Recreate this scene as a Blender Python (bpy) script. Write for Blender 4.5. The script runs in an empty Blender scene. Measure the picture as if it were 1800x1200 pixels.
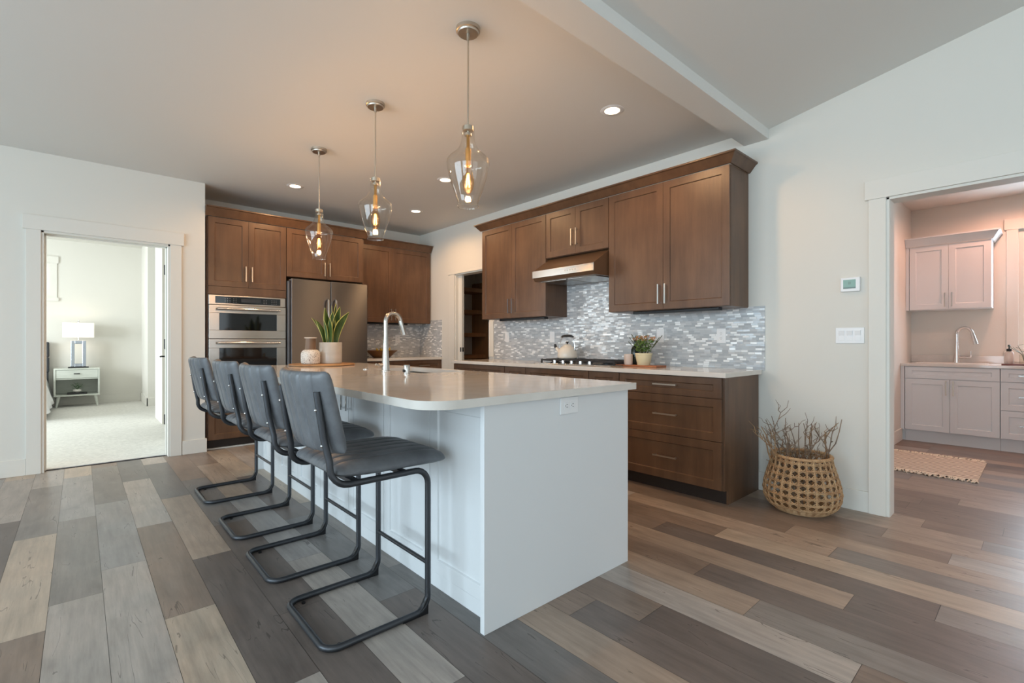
import bpy, bmesh, math, random
from mathutils import Vector
random.seed(7)
S = bpy.context.scene
COL = S.collection
PI = math.pi
# ------------------------------------------------------------------ camera
cam_d = bpy.data.cameras.new('camera'); cam = bpy.data.objects.new('camera', cam_d); COL.objects.link(cam)
cam.location = (0, 0, 1.115)
cam.rotation_euler = (math.radians(90), 0, -math.radians(41.97))
cam_d.sensor_width = 36; cam_d.lens = 845/1800*36; cam_d.shift_y = 2/1800
cam_d.clip_start = 0.02
S.camera = cam
# ------------------------------------------------------------------ world, exposure
W = bpy.data.worlds.new('sky'); S.world = W; W.use_nodes = True
W.node_tree.nodes['Background'].inputs[0].default_value = (0.80, 0.92, 1.0, 1)
W.node_tree.nodes['Background'].inputs[1].default_value = 1.6
S.view_settings.view_transform = 'Standard'; S.view_settings.look = 'None'
S.view_settings.exposure = -0.6; S.view_settings.gamma = 1; S.view_settings.use_curve_mapping = False
# ------------------------------------------------------------------ daylight through the windows
def area(name, loc, direction, sx, sy, power, color, spread=180):
    d = bpy.data.lights.new(name, 'AREA'); d.shape = 'RECTANGLE'; d.size = sx; d.size_y = sy
    d.energy = power; d.color = color; d.spread = math.radians(spread)
    o = bpy.data.objects.new(name, d); COL.objects.link(o); o.location = loc
    o.rotation_euler = Vector(direction).to_track_quat('-Z', 'Y').to_euler()
    return o
DAY = (0.72, 0.87, 1.0)
area('daylight_west_near', (-4.45, -2.0, 1.45), (1, 0, 0), 3.0, 2.2, 260, DAY)
area('daylight_west_far', (-4.45, 2.6, 1.45), (1, 0, 0), 4.0, 2.2, 370, DAY)
area('daylight_rear_left', (-2.0, -4.85, 1.4), (0, 1, 0), 3.0, 2.4, 55, (0.88, 0.94, 1.0))
area('daylight_rear_right', (1.8, -4.85, 1.4), (0, 1, 0), 3.0, 2.4, 55, (0.88, 0.94, 1.0))
area('daylight_laundry', (7.86, -0.25, 1.7), (-1, 0, 0), 0.9, 1.35, 70, (0.72, 0.86, 1.0))
area('daylight_bedroom_side', (-3.75, 8.6, 1.6), (1, 0, 0), 2.6, 1.9, 430, (0.90, 0.96, 1.0))
area('daylight_bedroom_far', (-0.9, 11.9, 2.2), (0, -1, 0), 1.1, 0.6, 30, (0.90, 0.96, 1.0))
WARM = (1.0, 0.62, 0.32)
P_PENDANT = 13; P_DOWN = 21

# ================================================================== helpers
def lin(c):
    r = []
    for v in c:
        v = v/255
        r.append(v/12.92 if v <= 0.04045 else ((v+0.055)/1.055)**2.4)
    return (r[0], r[1], r[2], 1)
MATS = {}
def pbr(name, c, rough=0.5, metal=0.0, spec=0.5, emit=None, es=0, coat=0, aniso=0, bump=None, var=None):
    if name in MATS: return MATS[name]
    m = bpy.data.materials.new(name); m.use_nodes = True; nt = m.node_tree; b = nt.nodes['Principled BSDF']
    b.inputs['Base Color'].default_value = lin(c); b.inputs['Roughness'].default_value = rough
    b.inputs['Metallic'].default_value = metal; b.inputs['Specular IOR Level'].default_value = spec
    b.inputs['Coat Weight'].default_value = coat; b.inputs['Coat Roughness'].default_value = 0.15
    if aniso:
        b.inputs['Anisotropic'].default_value = aniso
        tg = nt.nodes.new('ShaderNodeTangent'); tg.direction_type = 'RADIAL'; tg.axis = 'Z'; nt.links.new(tg.outputs[0], b.inputs['Tangent'])
        b.inputs['Anisotropic Rotation'].default_value = 0.25
    if emit:
        b.inputs['Emission Color'].default_value = lin(emit); b.inputs['Emission Strength'].default_value = es
    L = nt.links
    if var or bump:
        g = nt.nodes.new('ShaderNodeNewGeometry')
        mp = nt.nodes.new('ShaderNodeMapping'); L.new(g.outputs['Position'], mp.inputs[0])
        sc = (var or bump)[0]; mp.inputs['Scale'].default_value = sc
        n = nt.nodes.new('ShaderNodeTexNoise'); n.inputs['Scale'].default_value = 1; n.inputs['Detail'].default_value = 5
        L.new(mp.outputs[0], n.inputs['Vector'])
        if var:
            r = nt.nodes.new('ShaderNodeValToRGB'); r.color_ramp.elements[0].position = 0.3; r.color_ramp.elements[1].position = 0.7
            r.color_ramp.elements[0].color = lin(var[1]); r.color_ramp.elements[1].color = lin(c)
            L.new(n.outputs['Fac'], r.inputs[0]); L.new(r.outputs[0], b.inputs['Base Color'])
        if bump:
            bp = nt.nodes.new('ShaderNodeBump'); bp.inputs['Strength'].default_value = bump[1]; bp.inputs['Distance'].default_value = 0.002
            L.new(n.outputs['Fac'], bp.inputs['Height']); L.new(bp.outputs[0], b.inputs['Normal'])
    MATS[name] = m
    return m
def thin_glass(name, tint=(255, 255, 255), gloss=0.0, ior=1.45):
    m = bpy.data.materials.new(name); m.use_nodes = True; nt = m.node_tree; nt.nodes.clear(); L = nt.links
    out = nt.nodes.new('ShaderNodeOutputMaterial'); mix = nt.nodes.new('ShaderNodeMixShader')
    t = nt.nodes.new('ShaderNodeBsdfTransparent'); t.inputs[0].default_value = lin(tint)
    g = nt.nodes.new('ShaderNodeBsdfGlossy'); g.inputs['Roughness'].default_value = 0.02
    lw = nt.nodes.new('ShaderNodeLayerWeight'); lw.inputs[0].default_value = 0.5
    pw = nt.nodes.new('ShaderNodeMath'); pw.operation = 'POWER'; pw.inputs[1].default_value = 4.0; L.new(lw.outputs['Facing'], pw.inputs[0])
    f = nt.nodes.new('ShaderNodeMath'); f.operation = 'MULTIPLY_ADD'; f.inputs[1].default_value = 0.7; f.inputs[2].default_value = ((ior-1)/(ior+1))**2*1.4; L.new(pw.outputs[0], f.inputs[0])
    L.new(f.outputs[0], mix.inputs[0]); L.new(t.outputs[0], mix.inputs[1]); L.new(g.outputs[0], mix.inputs[2]); L.new(mix.outputs[0], out.inputs[0])
    MATS[name] = m
    return m
class N:
    """tiny node-graph helper"""
    def __init__(s, name):
        s.m = bpy.data.materials.new(name); s.m.use_nodes = True; s.nt = s.m.node_tree
        s.b = s.nt.nodes['Principled BSDF']; MATS[name] = s.m
    def n(s, t, **kw):
        o = s.nt.nodes.new(t)
        for k, v in kw.items(): setattr(o, k, v)
        return o
    def link(s, a, b): s.nt.links.new(a, b)
    def math(s, op, a, b=None):
        o = s.n('ShaderNodeMath', operation=op)
        for i, v in enumerate((a, b)):
            if v is None: continue
            if isinstance(v, (int, float)): o.inputs[i].default_value = v
            else: s.link(v, o.inputs[i])
        return o.outputs[0]

# ------------------------------------------------------------------ mesh builder
class MB:
    def __init__(s): s.v = []; s.f = []; s.mi = []; s.sm = []; s.uv = None
    def face(s, idx, mi=0, sm=False): s.f.append(tuple(idx)); s.mi.append(mi); s.sm.append(sm)
    def add(s, pts): k = len(s.v); s.v.extend([tuple(p) for p in pts]); return k
    def box(s, a, b, P=None, mi=0):
        x0, y0, z0 = a; x1, y1, z1 = b
        c = [(x0, y0, z0), (x1, y0, z0), (x1, y1, z0), (x0, y1, z0), (x0, y0, z1), (x1, y0, z1), (x1, y1, z1), (x0, y1, z1)]
        if P: c = [P(*q) for q in c]
        k = s.add(c)
        for q in ((0, 3, 2, 1), (4, 5, 6, 7), (0, 1, 5, 4), (1, 2, 6, 5), (2, 3, 7, 6), (3, 0, 4, 7)): s.face([k+i for i in q], mi)
        return s
    def prism(s, poly, axis, a, b, P=None, mi=0, sm=False):
        """poly in the plane normal to axis; extruded a..b"""
        def pt(p, h):
            q = [p[0], p[1]]; q.insert(axis, h)
            return P(*q) if P else tuple(q)
        n = len(poly); k = s.add([pt(p, a) for p in poly]+[pt(p, b) for p in poly])
        s.face([k+i for i in range(n)][::-1], mi); s.face([k+n+i for i in range(n)], mi)
        for i in range(n):
            j = (i+1) % n; s.face([k+i, k+j, k+n+j, k+n+i], mi, sm)
        return s
    def tube(s, pts, r, seg=10, closed=False, caps=True, mi=0, radii=None):
        pts = [Vector(p) for p in pts]; n = len(pts)
        tang = []
        for i in range(n):
            if closed: t = pts[(i+1) % n]-pts[i-1]
            else: t = pts[min(i+1, n-1)]-pts[max(i-1, 0)]
            tang.append(t.normalized() if t.length > 1e-9 else Vector((0, 0, 1)))
        up = Vector((0, 0, 1)) if abs(tang[0].z) < 0.9 else Vector((1, 0, 0))
        nor = (up-tang[0]*up.dot(tang[0])).normalized(); rings = []
        for i in range(n):
            nor = nor-tang[i]*nor.dot(tang[i])
            nor = nor.normalized() if nor.length > 1e-6 else tang[i].orthogonal().normalized()
            bi = tang[i].cross(nor); rr = radii[i] if radii else r
            rings.append(s.add([pts[i]+nor*(rr*math.cos(2*PI*j/seg))+bi*(rr*math.sin(2*PI*j/seg)) for j in range(seg)]))
        for i in range(n if closed else n-1):
            a = rings[i]; b = rings[(i+1) % n]
            for j in range(seg): s.face([a+j, a+(j+1) % seg, b+(j+1) % seg, b+j], mi, True)
        if caps and not closed:
            s.face([rings[0]+j for j in range(seg)][::-1], mi); s.face([rings[-1]+j for j in range(seg)], mi)
        return s
    def lathe(s, c, prof, seg=32, mi=0, sm=True, close=False, sharp=()):
        """prof: (r,z) from bottom up; r=0 ends close the shape"""
        cx, cy, cz = c; rings = []
        for r, z in prof:
            if r < 1e-6: rings.append((s.add([(cx, cy, cz+z)]), 1))
            else: rings.append((s.add([(cx+r*math.cos(2*PI*j/seg), cy+r*math.sin(2*PI*j/seg), cz+z) for j in range(seg)]), seg))
        pr = list(zip(rings, rings[1:]))
        if close: pr.append((rings[-1], rings[0]))
        for i, ((a, na), (b, nb)) in enumerate(pr):
            for j in range(seg):
                j2 = (j+1) % seg
                fl = sm and i not in sharp
                if na == 1 and nb == 1: continue
                if na == 1: s.face([a, b+j2, b+j], mi, fl)
                elif nb == 1: s.face([a+j, a+j2, b], mi, fl)
                else: s.face([a+j, a+j2, b+j2, b+j], mi, fl)
        return s
    def grid(s, rows, cu=False, cv=False, mi=0, sm=True):
        nr = len(rows); nc = len(rows[0]); k = s.add([p for r in rows for p in r])
        for i in range(nr if cv else nr-1):
            for j in range(nc if cu else nc-1):
                a = k+i*nc+j; b = k+i*nc+(j+1) % nc; c = k+((i+1) % nr)*nc+(j+1) % nc; d = k+((i+1) % nr)*nc+j
                s.face([a, b, c, d], mi, sm)
        return s
    def sphere(s, c, r, seg=16, rings=10, sx=1, sy=1, sz=1, mi=0):
        rows = []
        prof = [(math.sin(PI*i/rings)*r, -math.cos(PI*i/rings)*r) for i in range(rings+1)]
        k0 = len(s.v); s.lathe((0, 0, 0), [(0 if i in (0, rings) else a, z) for i, (a, z) in enumerate(prof)], seg, mi)
        for i in range(k0, len(s.v)):
            x, y, z = s.v[i]; s.v[i] = (c[0]+x*sx, c[1]+y*sy, c[2]+z*sz)
        return s
ORG = {}
def obj(name, mb, mats, parent=None, bevel=0, seg=2, origin=None, recalc=True, label=None, weld=False):
    if not isinstance(mats, (list, tuple)): mats = [mats]
    xs = [v[0] for v in mb.v]; ys = [v[1] for v in mb.v]; zs = [v[2] for v in mb.v]
    if parent is not None: org = ORG[parent.name]
    elif origin: org = Vector(origin)
    else: org = Vector(((min(xs)+max(xs))/2, (min(ys)+max(ys))/2, min(zs)))
    me = bpy.data.meshes.new(name)
    me.from_pydata([(v[0]-org.x, v[1]-org.y, v[2]-org.z) for v in mb.v], [], mb.f)
    for m in mats: me.materials.append(m)
    me.polygons.foreach_set('material_index', mb.mi); me.polygons.foreach_set('use_smooth', mb.sm)
    if recalc or weld:
        bm = bmesh.new(); bm.from_mesh(me)
        if weld: bmesh.ops.remove_doubles(bm, verts=bm.verts, dist=1e-5)
        if recalc: bmesh.ops.recalc_face_normals(bm, faces=bm.faces)
        for e in bm.edges:
            if len(e.link_faces) == 2 and e.calc_face_angle(0) > 0.65: e.smooth = False
        bm.to_mesh(me); bm.free()
    me.update()
    o = bpy.data.objects.new(name, me); COL.objects.link(o); ORG[o.name] = org
    if parent is not None: o.parent = parent
    else: o.location = org
    if bevel:
        b = o.modifiers.new('bevel', 'BEVEL'); b.width = bevel; b.segments = seg; b.limit_method = 'ANGLE'; b.angle_limit = math.radians(40)
    if label: o['label'] = label
    return o
def tag(o, label, cat, group=None):
    o['label'] = label; o['category'] = cat
    if group: o['group'] = group
    return o
def thing(name, loc, label, cat, group=None):
    o = bpy.data.objects.new(name, None); COL.objects.link(o); o.location = loc; ORG[o.name] = Vector(loc); o.empty_display_size = 0.05
    return tag(o, label, cat, group)
def struct(name, mb, mats, label=None, **kw):
    o = obj(name, mb, mats, origin=(0, 0, 0), **kw); o['kind'] = 'structure'
    if label: o['label'] = label
    return o
def copy_tree(o, delta=(0, 0, 0), label=None, parent=None):
    c = o.copy(); COL.objects.link(c)
    if parent is None: c.location = o.location+Vector(delta); ORG[c.name] = ORG[o.name]+Vector(delta)
    else: c.parent = parent; ORG[c.name] = ORG[parent.name]
    if label: c['label'] = label
    for ch in list(o.children): copy_tree(ch, parent=c)
    return c
def arc(c, r, a0, a1, n, plane='xz', k=0):
    out = []
    for i in range(n+1):
        a = math.radians(a0+(a1-a0)*i/n); p = (r*math.cos(a), r*math.sin(a))
        if plane == 'xz': out.append((c[0]+p[0], c[1], c[2]+p[1]))
        elif plane == 'xy': out.append((c[0]+p[0], c[1]+p[1], c[2]))
        else: out.append((c[0], c[1]+p[0], c[2]+p[1]))
    return out
def frame(o, u, n):
    o = Vector(o); u = Vector(u); n = Vector(n)
    return lambda a, b, c: tuple(o+u*a+Vector((0, 0, 1))*b+n*c)
def west(x, y, z=0): return frame((x, y, z), (0, -1, 0), (-1, 0, 0))     # a front that faces -x; u runs toward -y
def south(x, y, z=0): return frame((x, y, z), (1, 0, 0), (0, -1, 0))     # a front that faces -y; u runs toward +x

# ================================================================== materials
PAINT = (224, 221, 213)
M_wall = pbr('wall_paint', PAINT, 0.85, spec=0.2, bump=((140, 140, 140), 0.08))
M_ceil = pbr('ceiling_paint', (226, 225, 221), 0.9, spec=0.15)
M_trim = pbr('trim_paint', (226, 223, 215), 0.55, spec=0.3)
M_cabw = pbr('white_cabinet_paint', (224, 226, 227), 0.42, spec=0.4)
M_quartz = pbr('quartz', (224, 219, 212), 0.085, spec=0.5, var=((9, 9, 9), (216, 210, 202)))
M_steel = pbr('brushed_steel', (176, 174, 170), 0.26, 1.0, aniso=0.6)
M_steel2 = pbr('stainless_door', (136, 136, 138), 0.5, 1.0, aniso=0.97)
M_chrome = pbr('chrome', (225, 225, 225), 0.12, 1.0)
M_nickel = pbr('satin_nickel', (204, 196, 184), 0.34, 1.0)
M_black = pbr('black_plastic', (22, 22, 24), 0.4)
M_blackglass = pbr('black_glass', (14, 14, 16), 0.06, spec=0.6)
M_iron = pbr('cast_iron', (38, 38, 40), 0.55)
M_tubem = pbr('gunmetal_tube', (74, 76, 80), 0.38, 0.7)
M_white = pbr('white_plastic', (236, 236, 236), 0.35)
M_ceramic = pbr('white_ceramic', (226, 222, 214), 0.25)
M_paneg = thin_glass('window_glass', (250, 252, 252))
M_shade = thin_glass('clear_glass', (252, 250, 246), ior=1.6)
M_bulb = thin_glass('amber_bulb_glass', (255, 236, 206), ior=1.12)

def wood_mat(name, a, b, rough=0.4, scale=(14, 14, 1.6), spec=0.5):
    g = N(name); geo = g.n('ShaderNodeNewGeometry'); mp = g.n('ShaderNodeMapping'); mp.inputs['Scale'].default_value = scale
    g.link(geo.outputs['Position'], mp.inputs[0])
    n1 = g.n('ShaderNodeTexNoise'); n1.inputs['Scale'].default_value = 1.0; n1.inputs['Detail'].default_value = 7; n1.inputs['Roughness'].default_value = 0.62
    g.link(mp.outputs[0], n1.inputs['Vector'])
    n2 = g.n('ShaderNodeTexNoise'); n2.inputs['Scale'].default_value = 3.5; n2.inputs['Detail'].default_value = 3
    g.link(geo.outputs['Position'], n2.inputs['Vector'])
    f = g.math('ADD', g.math('MULTIPLY', n1.outputs['Fac'], 0.6), g.math('MULTIPLY', n2.outputs['Fac'], 0.4))
    r = g.n('ShaderNodeValToRGB'); r.color_ramp.elements[0].position = 0.36; r.color_ramp.elements[1].position = 0.64
    r.color_ramp.elements[0].color = lin(a); r.color_ramp.elements[1].color = lin(b)
    g.link(f, r.inputs[0]); g.link(r.outputs[0], g.b.inputs['Base Color'])
    g.b.inputs['Roughness'].default_value = rough; g.b.inputs['Specular IOR Level'].default_value = spec
    return g.m
M_wood = wood_mat('dark_maple', (84, 60, 43), (109, 80, 58), 0.36)
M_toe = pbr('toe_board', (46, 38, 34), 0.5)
M_board = wood_mat('acacia_board', (150, 105, 66), (196, 152, 104), 0.45, (4, 30, 30))
M_board2 = wood_mat('cherry_board', (140, 82, 50), (178, 112, 72), 0.45, (30, 4, 30))
M_pale = wood_mat('whitewashed_oak', (196, 200, 190), (216, 219, 210), 0.5, (3, 20, 20))
M_shelfw = wood_mat('pantry_wood', (140, 104, 72), (168, 126, 88), 0.5)

def leather(name, a, b):
    g = N(name); tc = g.n('ShaderNodeTexCoord')
    n1 = g.n('ShaderNodeTexNoise'); n1.inputs['Scale'].default_value = 7; n1.inputs['Detail'].default_value = 8; n1.inputs['Roughness'].default_value = 0.65
    g.link(tc.outputs['Object'], n1.inputs['Vector'])
    r = g.n('ShaderNodeValToRGB'); r.color_ramp.elements[0].position = 0.32; r.color_ramp.elements[1].position = 0.7
    r.color_ramp.elements[0].color = lin(a); r.color_ramp.elements[1].color = lin(b)
    g.link(n1.outputs['Fac'], r.inputs[0]); g.link(r.outputs[0], g.b.inputs['Base Color'])
    v = g.n('ShaderNodeTexVoronoi'); v.inputs['Scale'].default_value = 260; g.link(tc.outputs['Object'], v.inputs['Vector'])
    bp = g.n('ShaderNodeBump'); bp.inputs['Strength'].default_value = 0.12; bp.inputs['Distance'].default_value = 0.001
    g.link(v.outputs['Distance'], bp.inputs['Height']); g.link(bp.outputs[0], g.b.inputs['Normal'])
    g.b.inputs['Roughness'].default_value = 0.42; g.b.inputs['Specular IOR Level'].default_value = 0.55
    return g.m
M_leather = leather('grey_leather', (78, 80, 84), (112, 115, 119))

def floor_mat():
    g = N('plank_floor')
    at = g.n('ShaderNodeAttribute'); at.attribute_name = 'tone'
    geo = g.n('ShaderNodeNewGeometry'); sx = g.n('ShaderNodeSeparateXYZ'); g.link(geo.outputs['Position'], sx.inputs[0])
    off = g.math('MULTIPLY', at.outputs['Alpha'], 37.0)
    cb = g.n('ShaderNodeCombineXYZ')
    g.link(g.math('ADD', g.math('MULTIPLY', sx.outputs[0], 46.0), off), cb.inputs[0])
    g.link(g.math('ADD', g.math('MULTIPLY', sx.outputs[1], 3.2), off), cb.inputs[1]); g.link(off, cb.inputs[2])
    n1 = g.n('ShaderNodeTexNoise'); n1.inputs['Scale'].default_value = 1; n1.inputs['Detail'].default_value = 8; n1.inputs['Roughness'].default_value = 0.66
    g.link(cb.outputs[0], n1.inputs['Vector'])
    cb2 = g.n('ShaderNodeCombineXYZ')
    g.link(g.math('ADD', g.math('MULTIPLY', sx.outputs[0], 9.0), off), cb2.inputs[0])
    g.link(g.math('ADD', g.math('MULTIPLY', sx.outputs[1], 3.5), off), cb2.inputs[1]); g.link(off, cb2.inputs[2])
    n2 = g.n('ShaderNodeTexNoise'); n2.inputs['Scale'].default_value = 1; n2.inputs['Detail'].default_value = 4; n2.inputs['Distortion'].default_value = 0.6
    g.link(cb2.outputs[0], n2.inputs['Vector'])
    # dark checks along the grain
    n3 = g.n('ShaderNodeTexNoise'); n3.inputs['Scale'].default_value = 1; n3.inputs['Detail'].default_value = 2; n3.inputs['Distortion'].default_value = 1.2
    cb3 = g.n('ShaderNodeCombineXYZ')
    g.link(g.math('ADD', g.math('MULTIPLY', sx.outputs[0], 16.0), off), cb3.inputs[0])
    g.link(g.math('ADD', g.math('MULTIPLY', sx.outputs[1], 1.3), off), cb3.inputs[1]); g.link(off, cb3.inputs[2])
    g.link(cb3.outputs[0], n3.inputs['Vector'])
    ck = g.math('LESS_THAN', g.math('ABSOLUTE', g.math('SUBTRACT', n3.outputs['Fac'], 0.5)), 0.006)
    ck = g.math('MULTIPLY', ck, g.math('GREATER_THAN', n2.outputs['Fac'], 0.56))
    k = g.math('ADD', g.math('MULTIPLY', n1.outputs['Fac'], 0.9), g.math('MULTIPLY', n2.outputs['Fac'], 0.7))   # ~0.8 mean
    k = g.math('ADD', k, 0.20)
    k = g.math('MULTIPLY', k, g.math('SUBTRACT', 1.0, g.math('MULTIPLY', ck, 0.45)))
    mx = g.n('ShaderNodeMix', data_type='RGBA', blend_type='MULTIPLY'); mx.inputs[0].default_value = 1
    g.link(at.outputs['Color'], mx.inputs[6]); 
    cc = g.n('ShaderNodeCombineXYZ')
    for i in range(3): g.link(k, cc.inputs[i])
    g.link(cc.outputs[0], mx.inputs[7]); g.link(mx.outputs[2], g.b.inputs['Base Color'])
    g.link(g.math('ADD', g.math('MULTIPLY', n1.outputs['Fac'], 0.22), 0.26), g.b.inputs['Roughness'])
    bp = g.n('ShaderNodeBump'); bp.inputs['Strength'].default_value = 0.15; bp.inputs['Distance'].default_value = 0.002
    g.link(n1.outputs['Fac'], bp.inputs['Height']); g.link(bp.outputs[0], g.b.inputs['Normal'])
    g.b.inputs['Specular IOR Level'].default_value = 0.4
    return g.m
M_floor = floor_mat()

def tile_mat():
    g = N('mosaic_tile'); geo = g.n('ShaderNodeNewGeometry'); sx = g.n('ShaderNodeSeparateXYZ'); g.link(geo.outputs['Position'], sx.inputs[0])
    u = g.math('ADD', sx.outputs[0], sx.outputs[1]); z = g.math('DIVIDE', sx.outputs[2], 0.0160)
    row = g.math('FLOOR', z); fz = g.math('FRACT', z)
    wr = g.n('ShaderNodeTexWhiteNoise', noise_dimensions='1D'); g.link(row, wr.inputs['W'])
    uu = g.math('ADD', g.math('DIVIDE', u, 0.050), g.math('MULTIPLY', wr.outputs['Value'], 7.0))
    colr = g.math('FLOOR', uu); fu = g.math('FRACT', uu)
    cb = g.n('ShaderNodeCombineXYZ'); g.link(row, cb.inputs[0]); g.link(colr, cb.inputs[1])
    wn = g.n('ShaderNodeTexWhiteNoise', noise_dimensions='3D'); g.link(cb.outputs[0], wn.inputs['Vector'])
    r = g.n('ShaderNodeValToRGB'); r.color_ramp.interpolation = 'CONSTANT'
    e = r.color_ramp.elements; e[0].position = 0; e[0].color = lin((178, 182, 186)); e[1].position = 0.3; e[1].color = lin((190, 194, 197))
    for p, c in ((0.55, (200, 203, 205)), (0.76, (212, 214, 215)), (0.84, (246, 248, 248))):
        q = e.new(p); q.color = lin(c)
    g.link(wn.outputs['Value'], r.inputs[0])
    gz = g.math('LESS_THAN', fz, 0.10); gu = g.math('LESS_THAN', fu, 0.035); gr = g.math('MAXIMUM', gz, gu)
    mx = g.n('ShaderNodeMix', data_type='RGBA'); g.link(gr, mx.inputs[0]); g.link(r.outputs[0], mx.inputs[6]); mx.inputs[7].default_value = lin((184, 184, 183))
    g.link(mx.outputs[2], g.b.inputs['Base Color'])
    rr = g.n('ShaderNodeTexWhiteNoise', noise_dimensions='3D'); g.link(mx.outputs[2], rr.inputs['Vector'])
    g.link(g.math('ADD', g.math('MULTIPLY', gr, 0.5), 0.14), g.b.inputs['Roughness'])
    # every little tile sits at a slightly different angle
    sub = g.n('ShaderNodeVectorMath', operation='SUBTRACT'); g.link(wn.outputs['Color'], sub.inputs[0]); sub.inputs[1].default_value = (0.5, 0.5, 0.5)
    sc = g.n('ShaderNodeVectorMath', operation='SCALE'); g.link(sub.outputs[0], sc.inputs[0]); sc.inputs['Scale'].default_value = 0.12
    ad = g.n('ShaderNodeVectorMath', operation='ADD'); g.link(geo.outputs['Normal'], ad.inputs[0]); g.link(sc.outputs[0], ad.inputs[1])
    nn = g.n('ShaderNodeVectorMath', operation='NORMALIZE'); g.link(ad.outputs[0], nn.inputs[0]); g.link(nn.outputs[0], g.b.inputs['Normal'])
    return g.m
M_tile = tile_mat()

# ================================================================== STRUCTURE
XW, YB, YL = 3.85, 6.38, 5.75           # range wall, kitchen back wall, bedroom wall
# --- plank floor
TONES = dict(T=(176, 160, 143), L=(166, 157, 149), G=(154, 149, 145), M=(134, 127, 121), B=(132, 116, 104), W=(158, 141, 126), D=(110, 100, 94), S=(115, 111, 108))
ROWS = {-3: (3.02, {0: 'D', 1: 'L', -1: 'M'}), -2: (2.594, {0: 'T', 1: 'M', -1: 'B', 2: 'L'}), -1: (2.82, {0: 'M', 1: 'G', -1: 'L'}),
        0: (3.09, {0: 'G', -1: 'L', 1: 'M'}), 1: (2.375, {-1: 'T', 0: 'B', 1: 'L', 2: 'S'}), 2: (2.93, {0: 'W', 1: 'S', -1: 'D', -2: 'L'}),
        3: (2.1, {0: 'D', 1: 'S', -1: 'D', 2: 'B'}), 4: (1.30, {0: 'L', 1: 'G', 2: 'W', -1: 'D'}), 5: (1.92, {-1: 'D', 0: 'S', 1: 'D'}),
        6: (0.9, {0: 'S', -1: 'S'}), 7: (0.2, {0: 'W', -1: 'B'}), 8: (1.305, {0: 'B', -1: 'D'}), 9: (1.09, {0: 'B', -1: 'D'}),
        10: (0.428, {0: 'L', -1: 'B'}), 11: (0.83, {0: 'W', -1: 'M'}), 12: (1.135, {0: 'B', -1: 'D'}), 13: (0.568, {0: 'W', -1: 'D'}),
        14: (0.30, {0: 'D', 1: 'B', -1: 'M'}), 15: (0.005, {0: 'T', 1: 'B', -1: 'M'}), 16: (0.762, {0: 'W', -1: 'M'}), 17: (1.03, {0: 'B', -1: 'W'}),
        18: (0.333, {0: 'B', -1: 'L'}), 19: (0.637, {0: 'B', -1: 'W'}), 20: (0.235, {0: 'W', -1: 'M'}), 21: (0.508, {0: 'W', -1: 'B'}),
        25: (0.41, {0: 'B', -1: 'W'})}
def build_floor():
    rnd = random.Random(11); v = []; f = []; tone = []
    w, L = 0.1764, 1.28; g = 0.0007
    for r in range(-25, 44):
        x0 = 0.078+w*r; x1 = x0+w
        jb, ov = ROWS.get(r, (rnd.uniform(0, L), {}))
        ymax = YL+0.06 if x1 < 0.93 else 6.55
        for k in range(-7, 7):
            a = jb+L*k; b = a+L
            t = ov.get(k) or rnd.choice('BBMMDDSWLGWT' if x0 < 1.2 else 'BBMDDWWLBM')
            rr = rnd.random(); jit = rnd.uniform(0.93, 1.07)
            a = max(a, -4.8); b = min(b, ymax)
            if b-a < 0.01: continue
            n = len(v); v += [(x0+g, a+g, 0), (x1-g, a+g, 0), (x1-g, b-g, 0), (x0+g, b-g, 0)]; f.append((n, n+1, n+2, n+3))
            c = lin(TONES[t]); tone.append((c[0]*jit, c[1]*jit, c[2]*jit, rr))
    n = len(v); v += [(-4.4, -4.8, -0.004), (7.9, -4.8, -0.004), (7.9, 6.55, -0.004), (-4.4, 6.55, -0.004)]; f.append((n, n+1, n+2, n+3)); tone.append((0.03, 0.025, 0.02, 0))
    me = bpy.data.meshes.new('floor'); me.from_pydata(v, [], f); me.materials.append(M_floor)
    at = me.color_attributes.new('tone', 'FLOAT_COLOR', 'CORNER')
    vals = []
    for p, t in zip(me.polygons, tone): vals += list(t)*p.loop_total
    at.data.foreach_set('color', vals); me.update()
    o = bpy.data.objects.new('floor', me); COL.objects.link(o); o['kind'] = 'structure'; o['label'] = 'wood plank floor in mixed greys and browns'
build_floor()

def holes_wall(mb, axis, t0, t1, a0, a1, z0, z1, holes):
    """wall slab normal to axis (0=x,1=y) between t0..t1; runs a0..a1; holes = (h0,h1,hz0,hz1)"""
    def bx(p, q, r, s_):
        if q-p < 1e-4 or s_-r < 1e-4: return
        if axis == 0: mb.box((t0, p, r), (t1, q, s_))
        else: mb.box((p, t0, r), (q, t1, s_))
    cur = a0
    for h0, h1, b0, b1 in sorted(holes):
        bx(cur, h0, z0, z1); bx(h0, h1, z0, b0); bx(h0, h1, b1, z1); cur = h1
    bx(cur, a1, z0, z1)
    return mb
HZ = 2.74
# range wall, with the pantry and the laundry openings
m = MB(); holes_wall(m, 0, XW, XW+0.12, 1.395, 6.5, 0, HZ, [(4.70, 5.45, 0, 2.055)])
holes_wall(m, 0, XW, XW+0.12, -4.6, 1.395, 0, 4.0, [(-0.36, 0.668, 0, 2.045)])
struct('wall_right', m, M_wall)
m = MB().box((0.953, YB, 0), (XW, YB+0.12, HZ)); struct('wall_back', m, M_wall)
m = MB(); holes_wall(m, 1, YL, YL+0.12, -4.2, 0.953, 0, HZ, [(-0.245, 0.66, 0, 2.075)])
m.box((0.88, YL+0.12, 0), (0.953, YB+0.12, HZ)); struct('wall_left', m, M_wall)
m = MB(); holes_wall(m, 0, -4.32, -4.2, -4.6, 6.0, 0, 4.0, [(-3.5, -0.5, 0.35, 2.55), (0.6, 4.6, 0.35, 2.55)]); struct('wall_west', m, M_wall)
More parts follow.
